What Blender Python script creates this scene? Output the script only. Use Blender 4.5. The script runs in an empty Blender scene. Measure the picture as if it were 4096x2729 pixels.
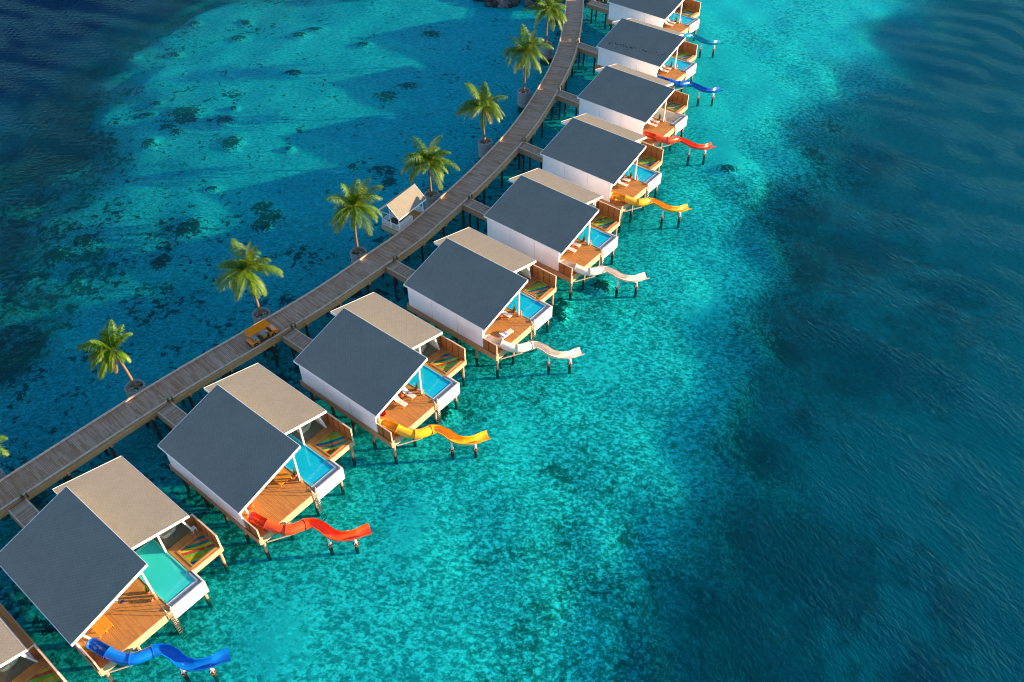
import bpy, math, random
from mathutils import Vector, Matrix
import numpy as np
random.seed(7)
rnd = random.Random(11)
S = bpy.context.scene
COL = S.collection
PI = math.pi

# ---------------------------------------------------------------- camera, sky, sun, exposure
CAM_H = 69.55
cam_d = bpy.data.cameras.new('camera')
cam = bpy.data.objects.new('camera', cam_d)
COL.objects.link(cam)
cam.location = (0, 0, CAM_H)
cam.rotation_euler = (math.radians(90 - 44.160), 0, 0)
cam_d.sensor_fit = 'HORIZONTAL'
cam_d.sensor_width = 36
cam_d.lens = 3401.6 / 4096 * 36
cam_d.clip_start = 1
cam_d.clip_end = 20000
S.camera = cam

SUN_EL, SUN_AZ = 10.3, 5.0          # azimuth measured from +X towards +Y
W = bpy.data.worlds.new('World')
S.world = W
W.use_nodes = True
nt = W.node_tree
bg = nt.nodes['Background']
sky = nt.nodes.new('ShaderNodeTexSky')
sky.sky_type = 'NISHITA'
sky.sun_disc = False
sky.sun_elevation = math.radians(SUN_EL)
sky.sun_rotation = math.radians(90 - SUN_AZ)
sky.air_density = 1.0
sky.dust_density = 0.6
sky.ozone_density = 3.0
nt.links.new(sky.outputs[0], bg.inputs[0])
bg.inputs[1].default_value = 0.11
sun_d = bpy.data.lights.new('sun', 'SUN')
sun_d.energy = 5.0
sun_d.angle = math.radians(0.5)
sun_d.color = (1.0, 0.68, 0.38)
sun = bpy.data.objects.new('sun', sun_d)
COL.objects.link(sun)
el, az = math.radians(SUN_EL), math.radians(SUN_AZ)
sdir = Vector((math.cos(el) * math.cos(az), math.cos(el) * math.sin(az), math.sin(el)))
sun.rotation_euler = sdir.to_track_quat('Z', 'Y').to_euler()
sun.location = sdir * 100
S.view_settings.view_transform = 'Standard'
S.view_settings.look = 'None'
S.view_settings.exposure = 1.9
S.view_settings.gamma = 1
S.render.film_transparent = False
S.cycles.max_bounces = 8
S.cycles.transparent_max_bounces = 12
S.cycles.use_denoising = True
S.cycles.denoising_prefilter = 'ACCURATE'
S.cycles.pixel_filter_type = 'BLACKMAN_HARRIS'
S.cycles.filter_width = 1.1

# ---------------------------------------------------------------- material helpers
class NT:
    def __init__(s, name):
        s.m = bpy.data.materials.new(name); s.m.use_nodes = True
        s.t = s.m.node_tree; s.t.nodes.clear()
        s.out = s.t.nodes.new('ShaderNodeOutputMaterial')
    def n(s, typ, **kw):
        nd = s.t.nodes.new('ShaderNode' + typ)
        for k, v in kw.items():
            if k.startswith('i_'):
                key = k[2:]
                key = int(key) if key.isdigit() else key.replace('_', ' ')
                s.put(nd.inputs[key], v)
            else: setattr(nd, k, v)
        return nd
    def put(s, sock, v):
        if isinstance(v, bpy.types.NodeSocket): s.t.links.new(v, sock)
        else:
            if isinstance(v, (tuple, list)) and len(v) == 3 and sock.type == 'RGBA': v = (*v, 1)
            sock.default_value = v
    def math(s, op, a, b=0.0, clamp=False):
        nd = s.n('Math', operation=op, use_clamp=clamp); s.put(nd.inputs[0], a); s.put(nd.inputs[1], b); return nd.outputs[0]
    def mix(s, f, a, b, blend='MIX'):
        nd = s.n('Mix', data_type='RGBA', blend_type=blend); s.put(nd.inputs[0], f); s.put(nd.inputs[6], a); s.put(nd.inputs[7], b); return nd.outputs[2]
    def ramp(s, f, a, b, smooth=True):
        nd = s.n('MapRange', interpolation_type='SMOOTHSTEP' if smooth else 'LINEAR')
        s.put(nd.inputs[0], f); s.put(nd.inputs[1], a); s.put(nd.inputs[2], b); return nd.outputs[0]
    def coord(s, kind='Object', scale=(1, 1, 1), rot=(0, 0, 0), vec=None):
        if vec is None: vec = s.n('TexCoord').outputs[kind]
        mp = s.n('Mapping'); s.put(mp.inputs[0], vec); mp.inputs['Scale'].default_value = scale; mp.inputs['Rotation'].default_value = rot
        return mp.outputs[0]
    def noise(s, vec, scale, detail=3, rough=.55, dist=0.0):
        nd = s.n('TexNoise'); s.put(nd.inputs['Vector'], vec); s.put(nd.inputs['Scale'], scale)
        nd.inputs['Detail'].default_value = detail; nd.inputs['Roughness'].default_value = rough; nd.inputs['Distortion'].default_value = dist
        return nd.outputs[0]
    def bsdf(s, col, rough=.6, bump=None, bstr=.3, bdist=.02, metal=0.0, spec=.4, coat=0.0, alpha=None):
        p = s.n('BsdfPrincipled'); s.put(p.inputs['Base Color'], col); s.put(p.inputs['Roughness'], rough)
        p.inputs['Metallic'].default_value = metal; p.inputs['Specular IOR Level'].default_value = spec
        p.inputs['Coat Weight'].default_value = coat
        if alpha is not None: s.put(p.inputs['Alpha'], alpha)
        if bump is not None:
            b = s.n('Bump'); b.inputs['Strength'].default_value = bstr; b.inputs['Distance'].default_value = bdist
            s.put(b.inputs['Height'], bump); s.t.links.new(b.outputs[0], p.inputs['Normal'])
        s.t.links.new(p.outputs[0], s.out.inputs[0])
        return s.m

def plain(name, col, rough=.6, var=.12, scale=3, **kw):
    k = NT(name); c = k.coord()
    f = k.noise(c, scale, 4, .6)
    col2 = tuple(min(1, x * (1 - var * 2)) for x in col)
    return k.bsdf(k.mix(k.ramp(f, .3, .7), col, col2), rough, bump=f, bstr=.15, **kw)

def planks(name, ca, cb, width=.14, axis='y', rough=.65, gap=.10, length=2.4, spec=.3):
    """boards of the given width; axis: the direction the boards run along"""
    k = NT(name)
    tc = k.n('TexCoord').outputs['Object']
    sp = k.n('SeparateXYZ'); k.put(sp.inputs[0], tc)
    across, along = {'y': (0, 1), 'x': (1, 0), 'h': (2, 0)}[axis]
    a = k.math('DIVIDE', sp.outputs[across], width)
    row = k.math('FLOOR', a)
    fr = k.math('FRACT', a)
    off = k.math('MULTIPLY', row, .37)
    seg = k.math('FLOOR', k.math('ADD', k.math('DIVIDE', sp.outputs[along], length), off))
    cmb = k.n('CombineXYZ'); k.put(cmb.inputs[0], row); k.put(cmb.inputs[1], seg)
    wn = k.n('TexWhiteNoise', noise_dimensions='3D'); k.put(wn.inputs['Vector'], cmb.outputs[0])
    gr_s = {'y': (14, .8, 14), 'x': (.8, 14, 14), 'h': (.8, .8, 14)}[axis]
    grain = k.noise(k.coord(scale=gr_s), 1.6, 5, .65)
    big = k.noise(tc, .55, 3, .5)
    f = k.math('ADD', k.math('MULTIPLY', wn.outputs[0], .6), k.math('MULTIPLY', grain, .5))
    f = k.math('ADD', f, k.math('MULTIPLY', k.math('SUBTRACT', big, .5), .5), True)
    col = k.mix(f, ca, cb)
    g = k.math('LESS_THAN', fr, gap)
    col = k.mix(k.math('MULTIPLY', g, .75), col, (.02, .013, .01))
    h = k.math('SUBTRACT', k.math('MULTIPLY', grain, .3), g)
    return k.bsdf(col, rough, bump=h, bstr=.5, bdist=.015, spec=spec)

def attr_mix(k, name):
    a = k.n('Attribute', attribute_name=name); return a.outputs['Fac']

def m_shingle():
    k = NT('roof_shingle')
    tc = k.n('TexCoord').outputs['Object']
    def tri(angle, step):
        mp = k.coord(vec=tc, rot=(0, 0, angle), scale=(1, 1, 1)); sp = k.n('SeparateXYZ'); k.put(sp.inputs[0], mp)
        return k.math('FRACT', k.math('DIVIDE', sp.outputs[0], step)), k.math('FLOOR', k.math('DIVIDE', sp.outputs[0], step))
    f1, r1 = tri(math.radians(45), .26); f2, r2 = tri(math.radians(-45), .26)
    cmb = k.n('CombineXYZ'); k.put(cmb.inputs[0], r1); k.put(cmb.inputs[1], r2)
    wn = k.n('TexWhiteNoise', noise_dimensions='3D'); k.put(wn.inputs['Vector'], cmb.outputs[0])
    edge = k.math('MAXIMUM', k.math('LESS_THAN', f1, .2), k.math('LESS_THAN', f2, .2))
    n1 = k.noise(tc, .5, 4, .6); n2 = k.noise(tc, 9, 3, .6)
    f = k.math('ADD', k.math('MULTIPLY', wn.outputs[0], .22), k.math('MULTIPLY', n1, .7))
    col = k.mix(k.ramp(f, .1, .9), (.222, .212, .178), (.178, .170, .142))
    col = k.mix(k.math('MULTIPLY', edge, .24), col, (.085, .078, .07))
    h = k.math('ADD', k.math('ADD', f1, f2), k.math('MULTIPLY', n2, .3))
    return k.bsdf(col, .85, bump=h, bstr=.3, bdist=.015, spec=.2)

M = {}
M['shingle'] = m_shingle()
M['white'] = plain('white_paint', (.80, .79, .77), .55, .04, .6)
M['wallwhite'] = plain('white_wall_panel', (.86, .83, .86), .6, .05, .35)
M['teak'] = planks('teak_deck_boards', (.54, .25, .07), (.37, .155, .042), .14, 'y')
M['teak_rim'] = planks('teak_rim_boards', (.52, .26, .09), (.38, .17, .06), .3, 'y', gap=.03)
M['fascia'] = planks('pale_timber_cladding', (.60, .42, .26), (.44, .28, .16), .24, 'h', gap=.07, length=3)
M['skirt'] = planks('weathered_timber_skirt', (.60, .31, .16), (.38, .18, .08), .24, 'h', gap=.08, length=3)
M['screen'] = planks('brown_wood_screen', (.46, .16, .04), (.28, .095, .025), .11, 'h', gap=.10, length=5)
M['screenpost'] = plain('screen_post_wood', (.16, .065, .025), .6, .1, 4)
M['cap'] = plain('pale_cap_board', (.66, .50, .36), .6, .1, 4)
M['walk'] = planks('grey_boardwalk_planks', (.62, .42, .30), (.32, .145, .06), .16, 'x', gap=.13, length=9)
M['walkside'] = planks('boardwalk_beam', (.92, .47, .20), (.62, .28, .10), .22, 'h', gap=.07, length=4)
M['kerb'] = plain('boardwalk_kerb_timber', (.74, .52, .36), .65, .15, 3)
M['concrete'] = plain('grey_concrete', (.42, .42, .42), .85, .2, 1.6)
M['poolwall'] = plain('stained_white_concrete', (.78, .74, .68), .7, .14, 1.2)
M['poolcap'] = plain('pale_stone_coping', (.62, .60, .58), .6, .1, 3)
M['gutter'] = plain('grey_gutter', (.55, .53, .51), .7, .15, 3)
M['tile'] = plain('light_blue_pool_tile', (.10, .60, .82), .35, .06, 2)
M['tile_green'] = plain('green_pool_tile', (.12, .62, .56), .35, .10, 1)
M['tile_white'] = plain('white_pool_lining', (.72, .70, .66), .5, .08, 2)
M['bathfloor'] = planks('grey_green_bathroom_floor', (.20, .23, .22), (.13, .16, .155), .3, 'x', gap=.05)
M['bathwall'] = plain('pale_green_bathroom_wall', (.55, .62, .56), .6, .05, 2)
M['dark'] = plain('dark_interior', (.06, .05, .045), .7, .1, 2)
M['steel'] = plain('stainless_steel', (.6, .6, .6), .25, .05, 8, metal=1.0)
M['cushion'] = plain('cream_cushion_cloth', (.78, .74, .68), .8, .05, 12)
M['orangewood'] = planks('orange_teak_slats', (.75, .30, .04), (.58, .21, .02), .075, 'x', gap=.22, length=9)
M['legwood'] = plain('orange_wood_frame', (.58, .23, .05), .5, .1, 8)
M['orangeplastic'] = plain('orange_red_plastic', (.78, .10, .02), .3, .05, 3)
M['redplastic'] = plain('red_moulded_plastic', (.45, .02, .015), .3, .05, 3)
M['terracotta'] = plain('terracotta', (.36, .14, .07), .7, .15, 8)
M['soil'] = plain('dark_soil', (.05, .035, .025), .9, .2, 15)
M['blue'] = plain('blue_cloth', (.02, .06, .35), .7, .1, 8)
M['porcelain'] = plain('white_porcelain', (.80, .80, .78), .12, .02, 2)
M['rubber'] = plain('black_rubber', (.015, .015, .017), .6, .1, 8)
M['cartorange'] = plain('orange_cart_paint', (.92, .23, .0), .28, .05, 1.5, coat=.4)
M['cartblack'] = plain('black_cart_trim', (.02, .02, .022), .45, .1, 4)
M['cartseat'] = plain('grey_vinyl', (.42, .44, .45), .45, .05, 6)
M['cartmat'] = plain('dark_green_mat', (.02, .10, .035), .8, .1, 10)
M['letter'] = plain('white_letter', (.8, .78, .72), .6, .02, 3)
M['darkwood'] = plain('dark_brown_bench_wood', (.07, .035, .02), .6, .2, 6)
M['deckyellow'] = planks('pale_yellow_timber', (.50, .42, .24), (.34, .27, .15), .22, 'h', gap=.07, length=3)

def m_slide(name, col):
    k = NT(name); tc = k.coord()
    n = k.noise(tc, 1.3, 3, .5)
    c2 = tuple(x * .86 for x in col)
    return k.bsdf(k.mix(k.ramp(n, .35, .65), col, c2), k.math('ADD', .2, k.math('MULTIPLY', n, .12)), spec=.5, coat=.3)
SLC = {'blue': (.0, .125, .56), 'red': (.86, .065, .004), 'yellow': (.88, .40, .0), 'white': (.78, .68, .56), 'turq': (.0, .24, .42), 'dblue': (.0, .10, .48)}
for n_, c_ in SLC.items(): M['slide_' + n_] = m_slide('slide_%s_fibreglass' % n_, c_)

def m_pile():
    k = NT('timber_pile'); tc = k.n('TexCoord').outputs['Object']; g = k.n('NewGeometry').outputs['Position']
    sp = k.n('SeparateXYZ'); k.put(sp.inputs[0], g)
    n = k.noise(tc, 6, 4, .6)
    z = k.math('ADD', sp.outputs[2], k.math('MULTIPLY', k.math('SUBTRACT', n, .5), .8))
    f = k.ramp(z, .85, 1.35)
    col = k.mix(f, (.022, .02, .016), k.mix(n, (.40, .30, .20), (.24, .16, .10)))
    return k.bsdf(col, .85, bump=n, bstr=.5, bdist=.03, spec=.2)
M['pile'] = m_pile()
M['darkpile'] = plain('shade_dark_timber_pile', (.035, .028, .022), .8, .2, 5)  # darker copy of the pile timber, with the shade below decks painted in

def m_planter():
    k = NT('planter_concrete'); tc = k.n('TexCoord').outputs['Object']; g = k.n('NewGeometry').outputs['Position']
    sp = k.n('SeparateXYZ'); k.put(sp.inputs[0], g)
    st = k.noise(k.coord(scale=(3, 3, .3)), 2, 4, .6); n = k.noise(tc, 3, 4, .6)
    z = k.math('ADD', sp.outputs[2], k.math('MULTIPLY', k.math('SUBTRACT', st, .5), .5))
    f = k.ramp(z, .6, 1.0)
    col = k.mix(f, (.03, .028, .02), k.mix(n, (.27, .26, .25), k.mix(st, (.22, .21, .20), (.13, .13, .125))))
    seam = k.math('LESS_THAN', k.math('ABSOLUTE', k.math('SUBTRACT', sp.outputs[2], 1.55)), .03)
    col = k.mix(k.math('MULTIPLY', seam, .7), col, (.08, .08, .08))
    return k.bsdf(col, .85, bump=n, bstr=.3, bdist=.03, spec=.2)
M['planter'] = m_planter()

def m_sandbed():
    k = NT('planter_sand'); tc = k.n('TexCoord').outputs['Object']
    n = k.noise(tc, 5, 4, .6); n2 = k.noise(tc, 2.2, 3, .6)
    col = k.mix(k.ramp(n, .45, .6), (.50, .45, .36), (.16, .13, .09))
    col = k.mix(k.ramp(n2, .52, .6), col, (.06, .10, .02))
    return k.bsdf(col, .9, bump=n, bstr=.6, bdist=.05, spec=.1)
M['plantersand'] = m_sandbed()

def m_leaf(name, ca, cb):
    k = NT(name); g = k.n('NewGeometry')
    n = k.noise(g.outputs['Position'], 1.6, 3, .6)
    a = attr_mix(k, 'tone')
    f = k.math('SUBTRACT', k.math('ADD', k.math('MULTIPLY', n, .7), k.math('MULTIPLY', a, .75)), .38, True)
    col = k.mix(f, ca, cb)
    p = k.n('BsdfPrincipled'); k.put(p.inputs['Base Color'], col); p.inputs['Roughness'].default_value = .45; p.inputs['Specular IOR Level'].default_value = .22
    t = k.n('BsdfTranslucent'); k.put(t.inputs[0], k.mix(.35, col, (.42, .40, .01)))
    mx = k.n('MixShader'); mx.inputs[0].default_value = .22
    k.t.links.new(p.outputs[0], mx.inputs[1]); k.t.links.new(t.outputs[0], mx.inputs[2]); k.t.links.new(mx.outputs[0], k.out.inputs[0])
    return k.m
M['palm'] = m_leaf('palm_leaf', (.005, .085, .003), (.18, .27, .002))
M['deadleaf'] = plain('dry_palm_leaf', (.42, .25, .10), .7, .2, 5)
M['leaf'] = m_leaf('green_leaf', (.03, .12, .015), (.16, .26, .03))

def m_trunk():
    k = NT('palm_trunk'); g = k.coord(kind='Object')
    sp = k.n('SeparateXYZ'); k.put(sp.inputs[0], g)
    ring = k.math('FRACT', k.math('MULTIPLY', sp.outputs[2], 7)); n = k.noise(g, 8, 3, .6)
    col = k.mix(n, (.24, .16, .105), (.13, .085, .055)); col = k.mix(k.math('MULTIPLY', k.math('LESS_THAN', ring, .25), .5), col, (.12, .085, .06))
    return k.bsdf(col, .85, bump=ring, bstr=.4, bdist=.03, spec=.2)
M['trunk'] = m_trunk()

def m_net():
    k = NT('rainbow_net'); tc = k.n('TexCoord').outputs['Object']
    sp = k.n('SeparateXYZ'); k.put(sp.inputs[0], tc)
    oi = k.n('ObjectInfo')
    # chevron stripes folded on the net's diagonal
    d = k.math('ADD', k.math('MULTIPLY', k.math('SUBTRACT', sp.outputs[0], 4.6), .55), k.math('MULTIPLY', sp.outputs[1], 1.0))
    n = k.noise(tc, 1.2, 2, .5)
    t = k.math('FRACT', k.math('ADD', k.math('ADD', k.math('MULTIPLY', d, .36), k.math('MULTIPLY', n, .004)), oi.outputs['Random']))
    cr = k.n('ValToRGB'); k.put(cr.inputs[0], t); cr.color_ramp.interpolation = 'CONSTANT'
    cols = [(.10, .42, .01), (.45, .02, .012), (.60, .48, .0), (.01, .16, .14), (.62, .12, .01), (.0, .08, .28), (.25, .50, .0), (.50, .30, .0)]
    e = cr.color_ramp.elements
    while len(e) < len(cols): e.new(.5)
    for i, c in enumerate(cols): e[i].position = i / len(cols); e[i].color = (*c, 1)
    f1 = k.math('FRACT', k.math('MULTIPLY', sp.outputs[0], 16)); f2 = k.math('FRACT', k.math('MULTIPLY', sp.outputs[1], 16))
    al = k.math('SUBTRACT', 1, k.math('MULTIPLY', k.math('MULTIPLY', k.math('GREATER_THAN', f1, .45), k.math('GREATER_THAN', f2, .45)), .9))
    return k.bsdf(cr.outputs[0], .7, alpha=al, spec=.2)
M['net'] = m_net()

def m_glass():
    k = NT('clear_window_glass')
    t = k.n('BsdfTransparent'); t.inputs[0].default_value = (.82, .92, .90, 1)
    g = k.n('BsdfGlossy'); g.inputs['Roughness'].default_value = .03
    fr = k.n('Fresnel'); fr.inputs[0].default_value = 1.5
    mx = k.n('MixShader'); k.put(mx.inputs[0], k.math('ADD', fr.outputs[0], .04))
    k.t.links.new(t.outputs[0], mx.inputs[1]); k.t.links.new(g.outputs[0], mx.inputs[2]); k.t.links.new(mx.outputs[0], k.out.inputs[0])
    return k.m
M['glass'] = m_glass()

def m_poolwater(body=(.005, .62, .95)):
    k = NT('pool_water'); tc = k.n('TexCoord').outputs['Object']
    n = k.noise(tc, 5, 3, .5)
    b = k.n('Bump'); b.inputs['Strength'].default_value = .25; b.inputs['Distance'].default_value = .02; k.put(b.inputs['Height'], n)
    t = k.n('BsdfTransparent'); t.inputs[0].default_value = (.62, .93, .97, 1)
    g = k.n('BsdfGlossy'); g.inputs['Roughness'].default_value = .04; k.t.links.new(b.outputs[0], g.inputs['Normal'])
    fr = k.n('Fresnel'); fr.inputs[0].default_value = 1.33; k.t.links.new(b.outputs[0], fr.inputs['Normal'])
    df = k.n('BsdfDiffuse'); df.inputs[0].default_value = (*body, 1)
    m0 = k.n('MixShader'); m0.inputs[0].default_value = .68; k.t.links.new(t.outputs[0], m0.inputs[1]); k.t.links.new(df.outputs[0], m0.inputs[2])
    mx = k.n('MixShader'); k.put(mx.inputs[0], fr.outputs[0])
    k.t.links.new(m0.outputs[0], mx.inputs[1]); k.t.links.new(g.outputs[0], mx.inputs[2]); k.t.links.new(mx.outputs[0], k.out.inputs[0])
    return k.m
M['poolwater'] = m_poolwater()
M['poolwater_green'] = m_poolwater((.04, .78, .78))

def m_towel():
    k = NT('striped_towel'); sp = k.n('SeparateXYZ'); k.put(sp.inputs[0], k.n('TexCoord').outputs['Object'])
    f = k.math('FRACT', k.math('MULTIPLY', sp.outputs[0], 6.5))
    return k.bsdf(k.mix(k.math('GREATER_THAN', f, .62), (.02, .07, .50), (.75, .78, .82)), .9, spec=.1)
M['towel'] = m_towel()

def m_rock():
    k = NT('breakwater_rock'); tc = k.n('NewGeometry').outputs['Position']; oi = k.n('ObjectInfo')
    n = k.noise(tc, 2.5, 5, .65)
    c = k.mix(oi.outputs['Random'], (.03, .026, .024), (.24, .23, .22))
    return k.bsdf(k.mix(n, c, (.04, .035, .03)), .9, bump=n, bstr=.6, bdist=.08, spec=.2)
M['rock'] = m_rock()

# ---------------------------------------------------------------- mesh helpers
class MB:
    def __init__(s): s.v = []; s.f = []; s.sm = []
    def poly(s, pts, smooth=False):
        i = len(s.v); s.v += [tuple(p) for p in pts]; s.f.append(tuple(range(i, i + len(pts)))); s.sm.append(smooth); return s
    def hexa(s, b, t):
        """b, t: four bottom and four top corners, counter-clockwise seen from above"""
        i = len(s.v); s.v += [tuple(p) for p in b] + [tuple(p) for p in t]
        for q in ((3, 2, 1, 0), (4, 5, 6, 7), (0, 1, 5, 4), (1, 2, 6, 5), (2, 3, 7, 6), (3, 0, 4, 7)):
            s.f.append(tuple(i + j for j in q)); s.sm.append(False)
        return s
    def box(s, x0, x1, y0, y1, z0, z1):
        return s.hexa([(x0, y0, z0), (x1, y0, z0), (x1, y1, z0), (x0, y1, z0)], [(x0, y0, z1), (x1, y0, z1), (x1, y1, z1), (x0, y1, z1)])
    def beam(s, a, b, w, h, up=(0, 0, 1)):
        a, b = Vector(a), Vector(b); d = (b - a).normalized(); up = Vector(up)
        x = d.cross(up)
        if x.length < 1e-4: x = d.cross(Vector((0, 1, 0)))
        x.normalize(); y = x.cross(d).normalized()
        q = [(-w / 2, -h / 2), (w / 2, -h / 2), (w / 2, h / 2), (-w / 2, h / 2)]
        i = len(s.v)
        for p in (a, b):
            for (u, v_) in q: s.v.append(tuple(p + x * u + y * v_))
        for f in ((0, 1, 2, 3), (7, 6, 5, 4), (1, 0, 4, 5), (2, 1, 5, 6), (3, 2, 6, 7), (0, 3, 7, 4)):
            s.f.append(tuple(i + j for j in f)); s.sm.append(False)
        return s
    def tube(s, pts, r, n=10, cap=True):
        pts = [Vector(p) for p in pts]; rs = r if isinstance(r, (list, tuple)) else [r] * len(pts)
        i0 = len(s.v); ref = None
        for j, p in enumerate(pts):
            d = (pts[min(j + 1, len(pts) - 1)] - pts[max(j - 1, 0)]).normalized()
            if ref is None: ref = Vector((1, 0, 0)) if abs(d.x) < .8 else Vector((0, 1, 0))
            x = (ref - d * ref.dot(d)).normalized(); y = d.cross(x); ref = x
            for q in range(n):
                a = 2 * PI * q / n; s.v.append(tuple(p + (x * math.cos(a) + y * math.sin(a)) * rs[j]))
        for j in range(len(pts) - 1):
            for q in range(n):
                a = i0 + j * n + q; b = i0 + j * n + (q + 1) % n
                s.f.append((a, b, b + n, a + n)); s.sm.append(True)
        if cap:
            s.f.append(tuple(i0 + q for q in range(n))[::-1]); s.sm.append(False)
            s.f.append(tuple(i0 + (len(pts) - 1) * n + q for q in range(n))); s.sm.append(False)
        return s
    def lathe(s, prof, c=(0, 0, 0), n=24, closed=False):
        i0 = len(s.v)
        for (r, z) in prof:
            for q in range(n):
                a = 2 * PI * q / n; s.v.append((c[0] + r * math.cos(a), c[1] + r * math.sin(a), c[2] + z))
        for j in range(len(prof) - 1):
            for q in range(n):
                a = i0 + j * n + q; b = i0 + j * n + (q + 1) % n
                s.f.append((a, b, b + n, a + n)); s.sm.append(True)
        if closed:
            s.f.append(tuple(i0 + q for q in range(n))[::-1]); s.sm.append(False)
            s.f.append(tuple(i0 + (len(prof) - 1) * n + q for q in range(n))); s.sm.append(False)
        return s
    def build(s, name, mat, parent=None, bevel=0, mats=None, tone=None):
        me = bpy.data.meshes.new(name); me.from_pydata(s.v, [], s.f)
        me.polygons.foreach_set('use_smooth', s.sm)
        if tone is not None:
            at = me.attributes.new('tone', 'FLOAT', 'POINT'); at.data.foreach_set('value', tone)
        me.materials.append(mat)
        me.update()
        o = bpy.data.objects.new(name, me); COL.objects.link(o)
        if parent: o.parent = parent
        if bevel:
            b = o.modifiers.new('bevel', 'BEVEL'); b.width = bevel; b.segments = 2; b.limit_method = 'ANGLE'
        return o

def empty(name, loc, rz=0, label=None, cat=None, group=None, kind=None):
    o = bpy.data.objects.new(name, None); COL.objects.link(o); o.location = loc; o.rotation_euler = (0, 0, rz)
    o.empty_display_size = .3
    return tag(o, label, cat, group, kind)
def tag(o, label=None, cat=None, group=None, kind=None):
    if label: o['label'] = label
    if cat: o['category'] = cat
    if group: o['group'] = group
    if kind: o['kind'] = kind
    return o
def copy_tree(o, parent=None):
    c = o.copy(); COL.objects.link(c); c.parent = parent
    for ch in [x for x in o.children]: copy_tree(ch, c)
    return c

# ---------------------------------------------------------------- villa poses (measured)
POSE = [(-38.60, 24.33, .8830), (-29.403, 36.577, .8863), (-19.246, 48.685, .8911), (-8.521, 59.844, .8941), (1.723, 72.001, .8914),
        (10.538, 85.204, .8945), (17.914, 99.727, .9005), (23.857, 115.443, .9033), (27.958, 132.657, .9118), (31.193, 150.211, .8899)]
VD = ['the villa in the bottom left corner', 'the nearest whole villa', 'the nearer red-slide villa', 'the nearer yellow-slide villa',
      'the nearer white-slide villa', 'the farther white-slide villa', 'the farther yellow-slide villa',
      'the villa with the drained pool', 'the second villa from the top', 'the topmost villa']
def vw(i, u, v, z=0):
    x, y, t = POSE[i]; return (x + u * math.cos(t) - v * math.sin(t), y + u * math.sin(t) + v * math.cos(t), z)
ZD = 3.65

# ================================================================ THE SETTING: sea bed, water
F = 3401.6; cpch, spch = math.cos(math.radians(44.160)), math.sin(math.radians(44.160))
def D(x, y, z=0.):
    """survey helper: a point read off the aerial picture (2353 px wide) as a place on the sea at height z"""
    X = (x * 4096 / 2353 - 2048); Y = 1364.5 - y * 4096 / 2353
    d = (X, F * cpch + Y * spch, -F * spch + Y * cpch); t = (z - CAM_H) / d[2]
    return d[0] * t, d[1] * t
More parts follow.
